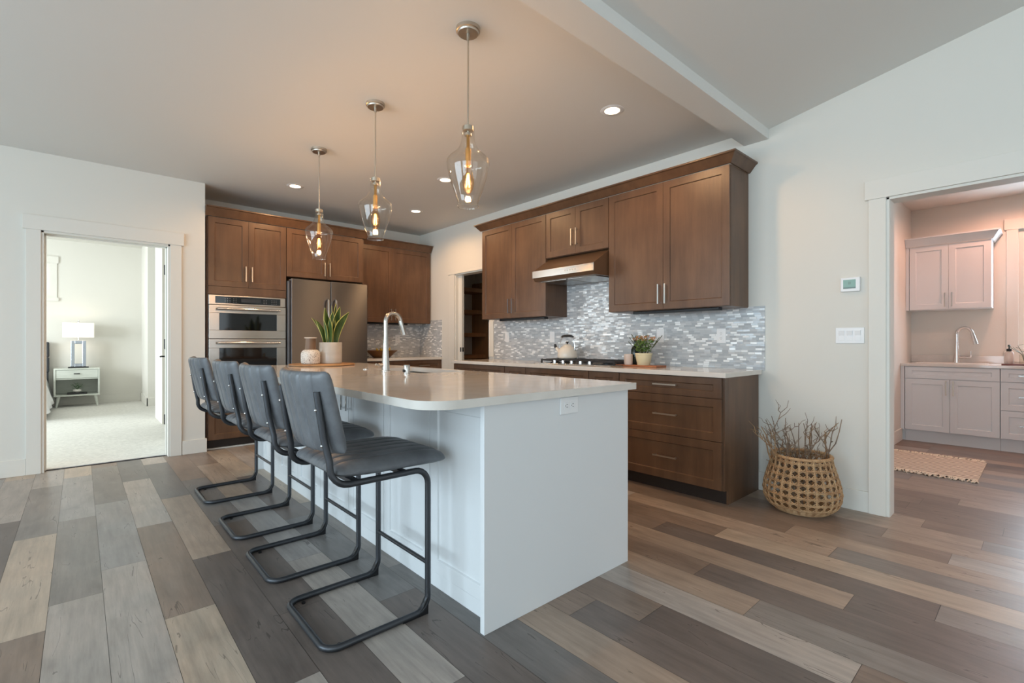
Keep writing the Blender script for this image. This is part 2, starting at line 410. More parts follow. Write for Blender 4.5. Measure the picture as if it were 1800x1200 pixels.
m = MB(); holes_wall(m, 1, -4.72, -4.6, -4.32, 3.97, 0, 4.0, [(-3.5, -0.5, 0.2, 2.6), (0.3, 3.3, 0.2, 2.6)]); struct('wall_south', m, M_wall)
def window(n, axis, t, a0, a1, z0, z1, mull, s=1):
    """frame and one pane of glass set in the wall"""
    m = MB(); w = 0.05
    def bx(mm, p, q, r, s_, d=0.03):
        if axis == 0: mm.box((t-d, p, r), (t+d, q, s_))
        else: mm.box((p, t-d, r), (q, t+d, s_))
    bx(m, a0, a1, z0, z0+w); bx(m, a0, a1, z1-w, z1); bx(m, a0, a0+w, z0+w, z1-w); bx(m, a1-w, a1, z0+w, z1-w)
    for k in range(1, mull): 
        c = a0+(a1-a0)*k/mull; bx(m, c-w/2, c+w/2, z0+w, z1-w)
    o = struct('window_%d' % n, m, M_trim)
    p = MB(); bx(p, a0+w, a1-w, z0+w, z1-w, 0.003)
    obj('pane', p, M_paneg, o)
window(1, 0, -4.26, -3.5, -0.5, 0.35, 2.55, 3); window(2, 0, -4.26, 0.6, 4.6, 0.35, 2.55, 4)
window(3, 1, -4.66, -3.5, -0.5, 0.2, 2.6, 3); window(4, 1, -4.66, 0.3, 3.3, 0.2, 2.6, 3)
# ceilings and beam
struct('ceiling', MB().box((-4.32, 1.48, HZ), (5.1, 6.6, HZ+0.1)), M_ceil, 'flat painted ceiling over the kitchen')
m = MB(); sl = 0.185
m.prism([(1.395, 2.718), (-4.72, 2.718+sl*6.115), (-4.72, 2.818+sl*6.115), (1.395, 2.83)], 0, -4.32, XW); struct('ceiling_vaulted', m, M_ceil, 'sloping painted ceiling beside the beam')
struct('trim_1', MB().box((-4.2, 1.395, 2.644), (XW, 1.575, 2.84)), M_ceil, 'boxed ceiling beam across the room')
# base boards
BH, BT = 0.137, 0.014
struct('baseboard_left', MB().box((-4.2, YL-BT, 0), (-0.338, YL, BH)).box((0.757, YL-BT, 0), (0.967, YL, BH)).box((0.953, YL, 0), (0.967, YL+0.03, BH)), M_trim, bevel=0.002)
struct('baseboard_right', MB().box((XW-BT, 0.775, 0), (XW, 1.475, BH)), M_trim, bevel=0.002)
# door casings
def casing_y(name, y, x0, x1, zt, w=0.092):     # opening in a wall that faces -y
    m = MB().box((x0-w, y-0.018, 0), (x0, y, zt)).box((x1, y-0.018, 0), (x1+w, y, zt)).box((x0-w-0.02, y-0.024, zt), (x1+w+0.02, y, zt+0.122))
    m.box((x0-0.002, y-0.010, 0), (x0+0.018, y+0.13, zt)).box((x1-0.018, y-0.010, 0), (x1+0.002, y+0.13, zt)).box((x0, y-0.010, zt-0.018), (x1, y+0.13, zt))
    m.box((x0+0.018, y+0.055, 0), (x0+0.03, y+0.09, zt-0.018)).box((x1-0.03, y+0.055, 0), (x1-0.018, y+0.09, zt-0.018)).box((x0+0.018, y+0.055, zt-0.03), (x1-0.018, y+0.09, zt-0.018))
    return struct(name, m, M_trim, bevel=0.0015)
casing_y('trim_2', YL, -0.245, 0.66, 2.075)
def casing_x(name, x, y0, y1, zt, w, head=True):       # opening in a wall that faces -x
    m = MB().box((x-0.018, y1, 0), (x, y1+w, zt)).box((x-0.018, y0-w, 0), (x, y0, zt))
    if head: m.box((x-0.024, y0-w-0.02, zt), (x, y1+w+0.02, zt+0.122))
    m.box((x-0.008, y1-0.016, 0), (x+0.13, y1+0.002, zt)).box((x-0.008, y0-0.002, 0), (x+0.13, y0+0.016, zt)).box((x-0.008, y0, zt-0.016), (x+0.13, y1, zt+0.001))
    return struct(name, m, M_trim, bevel=0.0015)
casing_x('trim_3', XW, -0.36, 0.686, 2.045, 0.092)
m = MB().box((XW-0.018, 5.45, 0), (XW, 5.575, 2.055)).box((XW-0.018, 4.61, 0.94), (XW, 4.70, 1.38)).box((XW-0.022, 4.58, 2.055), (XW, 5.60, 2.085))
m.box((XW, 5.436, 0), (XW+0.12, 5.452, 2.055)).box((XW, 4.698, 0), (XW+0.12, 4.714, 2.055)).box((XW, 4.70, 2.04), (XW+0.12, 5.45, 2.056))
struct('trim_4', m, M_trim, 'white casing of the pantry opening', bevel=0.0015)
# pocket door edge in the pantry opening
d = struct('door_2', MB().box((XW+0.045, 5.355, 0.005), (XW+0.08, 5.436, 2.04)), M_trim, 'white pocket door edge showing in the pantry opening')
obj('latch', MB().box((XW+0.04, 5.37, 0.99), (XW+0.046, 5.395, 1.05)).box((XW+0.05, 5.352, 0.99), (XW+0.072, 5.356, 1.05)), M_black, d, label='black latch')
# pantry room
m = MB().box((XW+0.12, 6.5, 0), (5.0, 6.6, HZ)).box((5.0, 4.3, 0), (5.1, 6.6, HZ)).box((XW+0.12, 4.2, 0), (5.1, 4.3, HZ))
struct('wall_pantry', m, M_wall)
t = thing('pantry_shelving', (4.45, 6.35, 0), 'brown wooden shelving inside the pantry beyond the narrow doorway', 'shelving')
for z in (0.55, 0.92, 1.27, 1.635, 1.985): obj('shelf', MB().box((3.985, 6.12, z-0.06), (4.93, 6.495, z)), M_shelfw, t)
obj('side_panel', MB().box((4.935, 6.10, 0), (4.96, 6.495, 2.1)), M_shelfw, t)
obj('side_panel', MB().box((4.965, 5.2, 0), (4.995, 6.08, 1.9)), M_shelfw, t)
# backsplash tile
m = MB().box((XW-0.008, 1.421, 0.905), (XW, 4.605, 1.392)).box((XW-0.008, 2.60, 1.392), (XW, 3.42, 1.98))
struct('trim_5', m, [M_tile], 'pearl grey mosaic tile behind the range', recalc=True)
m = MB().box((2.6, YB-0.008, 0.905), (XW-0.008, YB, 1.40)).box((XW-0.008, 5.775, 0.905), (XW, YB, 1.44))
struct('trim_6', m, [M_tile], 'pearl grey mosaic tile in the back corner')

# --- laundry room shell
LX = 7.65
m = MB().box((XW+0.12, 1.12, 0), (LX+0.12, 1.24, HZ)).box((XW+0.12, -2.2, 0), (LX+0.12, -2.1, HZ))
struct('wall_laundry_side', m, M_wall)
m = MB(); holes_wall(m, 0, LX, LX+0.12, -2.1, 1.12, 0, HZ, [(-0.72, 0.205, 1.02, 2.36)]); struct('wall_laundry_back', m, M_wall)
struct('ceiling_laundry', MB().box((XW+0.12, -2.2, HZ), (LX+0.12, 1.24, HZ+0.1)), M_ceil)
window(5, 0, LX+0.06, -0.72, 0.205, 1.02, 2.36, 1)
m = MB().box((LX-0.018, 0.205, 0.93), (LX, 0.297, 2.36)).box((LX-0.018, -0.812, 0.93), (LX, -0.72, 2.36)).box((LX-0.024, -0.83, 2.36), (LX, 0.315, 2.48)).box((LX-0.03, -0.83, 0.905), (LX, 0.315, 1.02))
struct('trim_7', m, M_trim, 'casing around the laundry window', bevel=0.0015)
struct('baseboard_laundry', MB().box((XW+0.12, 1.106, 0), (7.03, 1.12, BH)), M_trim, bevel=0.002)
# --- bedroom shell
BYF = 11.6; BZ = 2.92
M_carpet = pbr('cream_carpet', (226, 224, 218), 0.95, spec=0.1, bump=((260, 260, 260), 0.9), var=((35, 35, 35), (206, 204, 198)))
struct('floor_bedroom', MB().box((-3.6, YL+0.07, -0.02), (1.9, BYF, 0.012)), M_carpet, 'cream carpet of the bedroom')
struct('trim_8', MB().box((-0.245, YL+0.055, 0), (0.66, YL+0.072, 0.006)), M_iron, 'dark threshold strip under the bedroom doorway')
m = MB(); holes_wall(m, 1, BYF, BYF+0.12, -3.6, 0.88, 0, BZ, [(-1.4, -0.385, 1.9, 2.5)]); struct('wall_bedroom_back', m, M_wall)
m = MB().box((0.88, 10.45, 0), (1.0, BYF+0.12, BZ)).box((1.0, 10.45, 0), (1.9, 10.57, BZ)).box((1.9, YB+0.12, 0), (2.0, 10.57, BZ)).box((0.953, YB+0.12, 0), (1.9, YB+0.2, BZ)).box((0.88, YL+0.12, HZ), (0.953, YB+0.12, BZ)); struct('wall_bedroom_side', m, M_wall)
m = MB(); holes_wall(m, 0, -3.72, -3.6, YL, BYF+0.12, 0, BZ, [(7.3, 9.9, 0.65, 2.55)]); struct('wall_bedroom_west', m, M_wall)
struct('ceiling_bedroom', MB().box((-3.72, YL, BZ), (2.0, BYF+0.12, BZ+0.1)), M_wall)
struct('baseboard_bedroom', MB().box((-0.3, BYF-BT, 0.012), (0.88, BYF, 0.15)).box((0.866, 10.436, 0.012), (0.88, BYF, 0.15)).box((0.866, 10.436, 0.012), (1.9, 10.45, 0.15)), M_trim)
window(6, 1, BYF+0.06, -1.4, -0.385, 1.9, 2.5, 1); window(7, 0, -3.66, 7.3, 9.9, 0.65, 2.55, 2)
m = MB().box((-0.385, BYF-0.018, 1.87), (-0.295, BYF, 2.5)).box((-1.5, BYF-0.024, 2.5), (-0.275, BYF, 2.62)).box((-1.5, BYF-0.03, 1.84), (-0.275, BYF, 1.9))
struct('trim_9', m, M_trim, 'casing around the bedroom window')
# bedroom door, swung open so that only its hinge edge faces the kitchen
hx, hy = 0.632, YL+0.128
dv = Vector((0.125, 0.992, 0)).normalized(); dn = Vector((-dv.y, dv.x, 0))
PD = lambda a, b, c: tuple(Vector((hx, hy, 0))+dv*a+Vector((0, 0, 1))*b-dn*(0.0)+dn*(c-0.036))
d = struct('door_1', MB().box((0, 0.02, 0), (0.84, 2.05, 0.036), PD), M_trim, 'white bedroom door standing open', bevel=0.002)
for z in (0.35, 1.1, 1.84): obj('hinge', MB().box((-0.004, z-0.05, -0.002), (0.03, z+0.05, 0.044), PD), M_black, d, bevel=0.004, label='black hinge')
m = MB().tube([PD(0.77, 0.96, 0.03), PD(0.77, 0.96, 0.046)], 0.026, 16).tube([PD(0.77, 0.96, 0.03), PD(0.77, 0.96, 0.085)], 0.009, 10).tube([PD(0.77, 0.96, 0.085), PD(0.655, 0.96, 0.088)], 0.008, 10)
obj('door_handle', m, M_black, d, label='black lever handle')
struct('wall_closet', MB().box((0.83, 8.0, 0.0), (0.95, 8.80, BZ)), M_wall, 'short wall return inside the bedroom')

# ================================================================== CABINETRY
def shaker(mb, P, u0, v0, u1, v1, n0=0.0, t=0.02, rail=0.058, rec=0.009, rv=None):
    rv = rail if rv is None else rv
    o = [(u0, v0), (u1, v0), (u1, v1), (u0, v1)]
    i1 = [(u0+rail, v0+rv), (u1-rail, v0+rv), (u1-rail, v1-rv), (u0+rail, v1-rv)]
    c = 0.004; i2 = [(u0+rail+c, v0+rv+c), (u1-rail-c, v0+rv+c), (u1-rail-c, v1-rv-c), (u0+rail+c, v1-rv-c)]
    k = mb.add([P(a, b, n0) for a, b in o]+[P(a, b, n0+t) for a, b in o]+[P(a, b, n0+t) for a, b in i1]+[P(a, b, n0+t-rec) for a, b in i2])
    mb.face([k+3, k+2, k+1, k])
    for i in range(4):
        j = (i+1) % 4
        mb.face([k+i, k+j, k+4+j, k+4+i]); mb.face([k+4+i, k+4+j, k+8+j, k+8+i]); mb.face([k+8+i, k+8+j, k+12+j, k+12+i])
    mb.face([k+12, k+13, k+14, k+15])
    return mb
def pull(P, u, v, L, horiz, n=0.02, r=0.0055, so=0.03):
    m = MB()
    if horiz:
        m.box((u-L/2, v-r, n+so-0.004), (u+L/2, v+r, n+so+0.004), P)
        for a in (u-L/2+0.012, u+L/2-0.012): m.box((a-0.005, v-0.005, n-0.002), (a+0.005, v+0.005, n+so-0.003), P)
    else:
        m.box((u-r, v-L/2, n+so-0.004), (u+r, v+L/2, n+so+0.004), P)
        for a in (v-L/2+0.012, v+L/2-0.012): m.box((u-0.005, a-0.005, n-0.002), (u+0.005, a+0.005, n+so-0.003), P)
    return m
def cabinet(name, P, w, z0, z1, depth, label, fronts, mat, toe=0, cavity=None, group=None, hm=None, toe_mat=None, hl=0.16, toe_rec=0.055, side=None, cat='cabinet'):
    """fronts: (kind,u0,v0,u1,v1,handle) in the front plane; handle = None | (u,v,'h'/'v')"""
    base = P(w/2, z0, -depth/2); t = thing(name, base, label, cat, group)
    m = MB()
    if cavity:
        cu0, cu1, cv0, cv1, cd = cavity
        m.box((0, z0+toe, -depth), (w, cv0, 0), P).box((0, cv1, -depth), (w, z1, 0), P).box((0, cv0, -depth), (cu0, cv1, 0), P).box((cu1, cv0, -depth), (w, cv1, 0), P).box((cu0, cv0, -depth), (cu1, cv1, -cd), P)
    else: m.box((0, z0+toe, -depth), (w, z1, 0), P)
    obj('body', m, mat, t, bevel=0.001)
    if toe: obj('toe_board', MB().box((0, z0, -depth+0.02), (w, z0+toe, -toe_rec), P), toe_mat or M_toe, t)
    for f in fronts:
        kind, u0, v0, u1, v1, h = f
        flat = kind == 'panel'
        mm = MB()
        if flat: mm.box((u0, v0, 0), (u1, v1, 0.019), P)
        else: shaker(mm, P, u0, v0, u1, v1, 0.0005, rv=0.045 if (v1-v0) < 0.2 else 0.058)
        fo = obj(kind, mm, mat, t, bevel=0.0012)
        if h: obj('handle', pull(P, h[0], h[1], h[3] if len(h) > 3 else hl, h[2] == 'h'), hm or M_nickel, fo, label='brushed metal bar handle')
    return t
G = 0.002
def doors2(w, v0, v1, hz, bottom=True, hdx=0.03):
    c = w/2
    hy = hz
    return [('door', G, v0, c-G/2, v1, (c-hdx, hy, 'v')), ('door', c+G/2, v0, w-G, v1, (c+hdx, hy, 'v'))]
# --- range wall upper cabinets (front plane of the bodies at x = 3.54)
XU = 3.54
UP = XW-0.002-XU
P = west(XU, 4.44); w = 1.04
cabinet('wall_cabinet', P, w, 1.385, 2.42, UP, 'tall brown wall cabinet left of the range hood', doors2(w, 1.388, 2.417, 1.515), M_wood, hm=M_chrome)
P = west(XU, 3.398); w = 0.776
cabinet('wall_cabinet', P, w, 1.965, 2.42, UP, 'short brown wall cabinet above the range hood', doors2(w, 1.968, 2.417, 2.125), M_wood, hm=M_nickel)
P = west(XU, 2.62); w = 1.078
cabinet('wall_cabinet', P, w, 1.385, 2.42, UP, 'large brown wall cabinet right of the range hood, nearest the bare wall', doors2(w, 1.388, 2.417, 1.51), M_wood, hm=M_chrome)
# crown moulding sweeping round the right end
def crown(name, pts, z0, z1, out, label):
    """pts: path of (x,y) with outward (nx,ny) mitre offsets"""
    m = MB(); prof = [(0.0, z0), (0.012, z0), (out-0.012, z1-0.018), (out, z1-0.012), (out, z1), (0.0, z1)]
    rows = [[(x+nx*d, y+ny*d, z) for d, z in prof] for x, y, nx, ny in pts]
    m.grid(rows, cu=True, sm=False)
    m.face([i for i in range(6)]); k = (len(pts)-1)*6; m.face([k+i for i in range(6)][::-1])
    return tag(obj(name, m, M_wood), label, 'crown moulding')
crown('crown_moulding', [(XU-0.021, 4.443, -1, 1), (XU-0.021, 1.541, -1, -1), (XW-0.002, 1.541, 0, -1)], 2.42, 2.492, 0.068, 'long brown crown moulding above the range wall cabinets')
# under-cabinet light bars
def light_bar(y0, y1, label):
    t = tag(obj('light_bar', MB().box((3.60, y0, 1.362), (3.66, y1, 1.384)).box((3.595, y0, 1.366), (3.60, y0+0.06, 1.384)), M_black, bevel=0.003), label, 'light fixture')
light_bar(3.50, 4.22, 'thin black light bar under the left wall cabinet'); light_bar(1.66, 2.42, 'thin black light bar under the right wall cabinet')
# range hood
t = thing('range_hood', (3.6, 3.01, 1.70), 'slanted brown range hood with a stainless front strip above the cooktop', 'range hood')
y0, y1 = 2.632, 3.388
M_hood = pbr('bronze_hood', (110, 86, 66), 0.3, 0.35)
m = MB().prism([(XW-0.01, 1.963), (3.565, 1.963), (3.325, 1.815), (3.325, 1.745), (3.35, 1.715), (XW-0.01, 1.715)], 1, y0, y1)
obj('canopy', m, M_hood, t, bevel=0.0015)
obj('control_strip', MB().box((3.318, y0-0.002, 1.745), (3.3255, y1+0.002, 1.813)), M_steel, t, label='stainless control strip', bevel=0.001)
for i in range(5): obj('button', MB().tube([(3.319, 2.84+i*0.03, 1.778), (3.315, 2.84+i*0.03, 1.778)], 0.006, 10), M_nickel, t)
obj('filter', MB().box((3.40, y0+0.04, 1.708), (3.78, 3.0, 1.715)).box((3.40, 3.02, 1.708), (3.78, y1-0.04, 1.715)), M_steel, t, bevel=0.002, label='grey mesh filter')
# --- range wall base cabinets
XB = 3.262
CH = 0.875
def drawers3(w, z=0.105):
    H = [(z, 0.432), (0.436, 0.728), (0.732, CH-0.004)]
    return [('drawer', G, a, w-G, b, (w/2, (a+b)/2+0.005, 'h', 0.19)) for a, b in H]
def door_drawer(w, n=1, hside=1):
    f = [('drawer', G, 0.732, w-G, CH-0.004, (w/2, 0.80, 'h', 0.14))]
    if n == 1: f.append(('door', G, 0.105, w-G, 0.728, (w-0.03, 0.62, 'v')))
    else: f += [('door', G, 0.105, w/2-G/2, 0.728, (w/2-0.03, 0.62, 'v')), ('door', w/2+G/2, 0.105, w-G, 0.728, (w/2+0.03, 0.62, 'v'))]
    return f
DB = XW-0.002-XB
for y, wd, fr, lab in ((2.310, 0.835, 'd3', 'wide brown drawer cabinet at the open end of the range counter'), (2.622, 0.310, 'n', 'narrow brown base cabinet right of the cooktop cabinet'),
                       (3.404, 0.780, 'd3', 'wide brown drawer cabinet under the cooktop'), (3.720, 0.314, 'n', 'narrow brown base cabinet left of the cooktop cabinet'),
                       (4.62, 0.898, 'd2', 'brown base cabinet at the pantry end of the range counter')):
    P = west(XB, y)
    fr = drawers3(wd) if fr == 'd3' else door_drawer(wd, 1) if fr == 'n' else door_drawer(wd, 2)
    cabinet('base_cabinet', P, wd, 0, CH, DB, lab, fr, M_wood, toe=0.10)
t = tag(obj('end_panel', MB().box((3.312, 1.462, 0), (XW-0.016, 1.4745, CH)).box((3.262, 1.462, 0.10), (3.312, 1.4745, CH)), M_wood, bevel=0.001), 'tall brown end panel closing the range counter beside the bare wall', 'panel')
CT = 0.91
t = tag(obj('countertop', MB().box((3.222, 1.44, CH+0.001), (XW-0.009, 4.645, CT)), M_quartz, bevel=0.003), 'long pale quartz countertop along the range wall', 'countertop')
# --- oven tower, fridge surround and corner cabinets on the back wall
YO = 5.79
P = south(0.972, YO); w = 0.772
DO = YB-0.002-YO
t = cabinet('oven_cabinet', P, w, 0, 2.425, DO, 'tall brown cabinet tower holding the wall ovens', [('door', 0.012, 1.705, w/2-G/2, 2.422, (w/2-0.03, 1.85, 'v')), ('door', w/2+G/2, 1.705, w-G, 2.422, (w/2+0.03, 1.85, 'v')),
      ('panel', 0.012, 1.618, w-G, 1.702, None), ('door', 0.012, 0.105, w-G, 0.565, None)], M_wood, toe=0.10, cavity=(0.012, 0.764, 0.567, 1.617, 0.52))
P = south(1.746, YO); w = 0.912
t = cabinet('wall_cabinet', P, w, 1.868, 2.425, DO, 'brown wall cabinet above the refrigerator', doors2(w, 1.871, 2.422, 1.985), M_wood)
t = tag(obj('end_panel', MB().box((2.659, YO-0.005, 0.0), (2.676, YB-0.009, 2.425)), M_wood, bevel=0.001), 'thin brown side panel right of the refrigerator', 'panel')
YR = 6.07
P = south(2.678, YR); w = 1.146
t = cabinet('wall_cabinet', P, w, 1.39, 2.425, YB-0.01-YR, 'brown wall cabinet in the back corner above the bowl', [('door', 0.01, 1.393, 0.54, 2.422, (0.51, 1.50, 'v')), ('door', 0.542, 1.393, w-G, 2.422, (0.572, 1.50, 'v'))], M_wood)
crown('crown_moulding', [(0.956, YO-0.021, 0, -1), (2.678, YO-0.021, 1, -1), (2.678, YR-0.021, 1, -1), (3.826, YR-0.021, 0, -1)], 2.425, 2.52, 0.07, 'brown crown moulding above the oven and refrigerator cabinets')
t = tag(obj('light_bar', MB().box((2.86, 6.13, 1.368), (3.5, 6.18, 1.389)), M_black, bevel=0.003), 'thin black light bar under the back corner cabinet', 'light fixture')
P = south(2.70, 5.80); w = 1.146
fr = [('drawer', 0.004, 0.732, 0.56, CH-0.004, (0.28, 0.8, 'h')), ('drawer', 0.564, 0.732, 1.144, CH-0.004, (0.85, 0.8, 'h')), ('door', 0.004, 0.105, 0.56, 0.728, (0.53, 0.62, 'v')), ('door', 0.564, 0.105, 1.144, 0.728, (0.6, 0.62, 'v'))]
cabinet('base_cabinet', P, w, 0, CH, YB-0.002-5.80, 'brown base cabinet under the back corner counter', fr, M_wood, toe=0.10)
tag(obj('countertop', MB().box((2.685, 5.765, CH+0.001), (XW-0.009, YB-0.009, CT)), M_quartz, bevel=0.003), 'short pale quartz countertop in the back corner beside the refrigerator', 'countertop')
# --- wall oven
t = thing('built_in_oven', (1.36, YO, 0.58), 'stainless double wall oven with black glass windows in the brown tower', 'oven')
P = south(0.986, YO); w = 0.748
obj('chassis', MB().box((0, 0.5685, -0.5), (w, 1.6145, 0.004), P), M_steel2, t)
cp = obj('control_panel', MB().box((0, 1.512, 0.004), (w, 1.614, 0.026), P), M_steel, t, bevel=0.004)
obj('display', MB().box((0.06, 1.528, 0.026), (w-0.055, 1.600, 0.0275), P), M_blackglass, cp, label='black touch panel')
obj('screen', MB().box((0.30, 1.545, 0.0275), (0.49, 1.585, 0.028), P), pbr('dim_screen', (44, 46, 50), 0.2), cp, label='grey screen')
for gx in (0.145, 0.225, 0.52, 0.60):
    m = MB()
    for i in range(3):
        for j in range(3):
            if gx in (0.145, 0.60) or i < 2: m.box((gx+i*0.022, 1.542+j*0.018, 0.0275), (gx+i*0.022+0.009, 1.545+j*0.018, 0.028), P)
    obj('keypad', m, pbr('key_print', (150, 150, 150), 0.5), cp, label='small grey key marks')
def oven_door(z0, z1, wz0, wz1):
    m = MB(); x0, x1 = 0.095, w-0.095
    m.box((0, z0, 0.004), (w, wz0, 0.036), P).box((0, wz1, 0.004), (w, z1, 0.036), P).box((0, wz0, 0.004), (x0, wz1, 0.036), P).box((x1, wz0, 0.004), (w, wz1, 0.036), P)
    dd = obj('oven_door', m, M_steel, t, bevel=0.002)
    obj('window', MB().box((x0, wz0, 0.004), (x1, wz1, 0.033), P), M_blackglass, dd, label='black glass window')
    hz = z1-0.04; m = MB().tube([P(0.07, hz, 0.085), P(w-0.07, hz, 0.085)], 0.012, 14)
    for u in (0.09, w-0.09): m.tube([P(u, hz, 0.03), P(u, hz, 0.085)], 0.009, 10)
    obj('handle', m, M_chrome, dd, label='round bar handle')
oven_door(1.158, 1.508, 1.245, 1.425); oven_door(0.572, 1.152, 0.70, 1.06)
# --- refrigerator
t = thing('refrigerator', (2.21, 6.0, 0), 'stainless French door refrigerator between the ovens and the back counter', 'refrigerator')
fx0, fx1, fy = 1.752, 2.655, 5.735
obj('body', MB().box((fx0, fy+0.004, 0.02), (fx1, YB-0.03, 1.815)), pbr('fridge_grey', (120, 120, 122), 0.45, 0.3), t, bevel=0.004)
c = (fx0+fx1)/2+0.004
for a, b in ((fx0+0.014, c-0.003), (c+0.003, fx1+0.012)):
    dr = obj('door', MB().box((a, fy-0.075, 0.70), (b, fy, 1.835)), M_steel2, t, bevel=0.006, seg=3)
    hx_ = c-0.045 if a < c-0.1 else c+0.045
    m = MB().tube([(hx_, fy-0.07, 1.62), (hx_, fy-0.115, 1.62), (hx_, fy-0.13, 1.605), (hx_, fy-0.13, 1.0), (hx_, fy-0.13, 0.86), (hx_, fy-0.115, 0.845), (hx_, fy-0.07, 0.845)], 0.0115, 12)
    obj('handle', m, M_chrome, dr, label='round bar handle')
dr = obj('freezer_drawer', MB().box((fx0+0.014, fy-0.075, 0.06), (fx1+0.012, fy, 0.692)), M_steel2, t, bevel=0.006, seg=3)
obj('handle', MB().tube([(fx0+0.1, fy-0.07, 0.62), (fx0+0.1, fy-0.13, 0.62), (fx1-0.1, fy-0.13, 0.62), (fx1-0.1, fy-0.07, 0.62)], 0.0115, 12), M_chrome, dr)
obj('hinge_cap', MB().box((fx0+0.006, fy-0.05, 1.8155), (fx0+0.06, fy+0.06, 1.832)), M_steel, t, bevel=0.004)

# ================================================================== ISLAND
IX0, IX1, IY0, IY1 = 1.225, 2.07, 1.43, 4.645
t = thing('kitchen_island', (1.65, 3.05, 0), 'white kitchen island cabinet with shaker panels and a flat near end', 'island')
ISL = t
m = MB(); a_, b_ = IY0+0.025, IY1-0.02
m.box((IX0, a_, 0.0), (IX1-0.06, b_, 0.1)).box((IX0, a_, 0.1), (IX1, b_, 0.645)).box((IX0, a_, 0.645), (1.685, b_, 0.876)).box((1.685, a_, 0.645), (IX1, 2.765, 0.876)).box((1.685, 3.535, 0.645), (IX1, b_, 0.876))
obj('body', m, M_cabw, t)
obj('end_panel', MB().box((1.144, IY0, 0.0), (IX1+0.013, IY0+0.025, 0.877)), M_cabw, t, bevel=0.0015)
obj('end_panel', MB().box((1.144, IY1-0.02, 0.0), (IX1+0.013, IY1, 0.877)), M_cabw, t, bevel=0.0015)
P = west(IX0, IY1-0.02); n = 7; wd = (IY1-0.02-IY0-0.025)/n
obj('base_rail', MB().box((0, 0, 0), (wd*n, 0.066, 0.016), P), M_cabw, t, bevel=0.001)
for i in range(n):
    dd = obj('door', shaker(MB(), P, i*wd+G, 0.07, (i+1)*wd-G, 0.872, 0.0005, rail=0.06), M_cabw, t, bevel=0.0012)
    if i in (3, 4): obj('handle', pull(P, (i+1)*wd-0.035 if i == 3 else i*wd+0.035, 0.79, 0.16, False), M_chrome, dd, label='chrome bar handle')
P = frame((IX1, IY0+0.025, 0), (0, 1, 0), (1, 0, 0)); wd = (IY1-0.045-IY0)/4
for i in range(4): obj('door', shaker(MB(), P, i*wd+G, 0.105, (i+1)*wd-G, 0.872, 0.0005), M_cabw, t, bevel=0.0012)
# island top with rounded corners and a sink cut-out
def slab_with_hole(x0, x1, y0, y1, R, hx0, hx1, hy0, hy1, z0, z1):
    bm = bmesh.new()
    def loop(cx0, cx1, cy0, cy1, r, n=8):
        pts = []
        for (cx, cy, a) in ((cx1-r, cy1-r, 0), (cx0+r, cy1-r, 90), (cx0+r, cy0+r, 180), (cx1-r, cy0+r, 270)):
            for i in range(n+1):
                q = math.radians(a+90*i/n); pts.append((cx+r*math.cos(q), cy+r*math.sin(q)))
        return pts
    rad = {(1, 1): 0.02}
    o = []
    for (cx, cy, a, r) in ((x1, y1, 0, 0.02), (x0, y1, 90, R), (x0, y0, 180, R), (x1, y0, 270, 0.02)):
        sx = -1 if cx == x1 else 1; sy = -1 if cy == y1 else 1
        for i in range(13):
            q = math.radians(a+90*i/12); o.append((cx+sx*r+r*math.cos(q), cy+sy*r+r*math.sin(q)))
    h = loop(hx0, hx1, hy0, hy1, 0.03, 4)
    m = MB(); no, nh = len(o), len(h)
    from mathutils.geometry import tessellate_polygon
    tris = tessellate_polygon([[Vector((x, y, 0)) for x, y in o], [Vector((x, y, 0)) for x, y in reversed(h)]])
    allp = o+list(reversed(h)); N_ = len(allp)
    m.add([(x, y, z1) for x, y in allp]+[(x, y, z0) for x, y in allp])
    for a, b, c_ in tris: m.face((a, b, c_)); m.face((N_+c_, N_+b, N_+a))
    for i in range(no): j = (i+1) % no; m.face((i, N_+i, N_+j, j), 0, True)
    for i in range(nh): j = (i+1) % nh; a, b = no+i, no+j; m.face((a, N_+a, N_+b, b), 0, True)
    return m
SX0, SX1, SY0, SY1 = 1.70, 2.06, 2.78, 3.52
t = tag(obj('island_countertop', slab_with_hole(0.878, 2.13, 1.402, 4.70, 0.13, SX0, SX1, SY0, SY1, 0.878, CT), M_quartz, bevel=0.0025), 'pale quartz island top with rounded corners and a sink cut-out', 'countertop')
# sink, set in the island
t = thing('kitchen_sink', (1.88, 3.15, 0.66), 'stainless undermount sink sunk in the island top', 'sink')
m = MB(); a0, a1, b0, b1 = SX0-0.004, SX1+0.004, SY0-0.004, SY1+0.004
for (p, q) in (((a0-0.003, b0-0.003, 0.66), (a0, b1+0.003, 0.877)), ((a1, b0-0.003, 0.66), (a1+0.003, b1+0.003, 0.877)), ((a0, b0-0.003, 0.66), (a1, b0, 0.877)), ((a0, b1, 0.66), (a1, b1+0.003, 0.877)), ((a0-0.003, b0-0.003, 0.655), (a1+0.003, b1+0.003, 0.66))): m.box(p, q)
obj('basin', m, M_steel, t)
obj('drain', MB().lathe((1.88, 3.15, 0.66), [(0, 0), (0.045, 0), (0.045, 0.004), (0.03, 0.005), (0, 0.003)], 20), M_chrome, t)
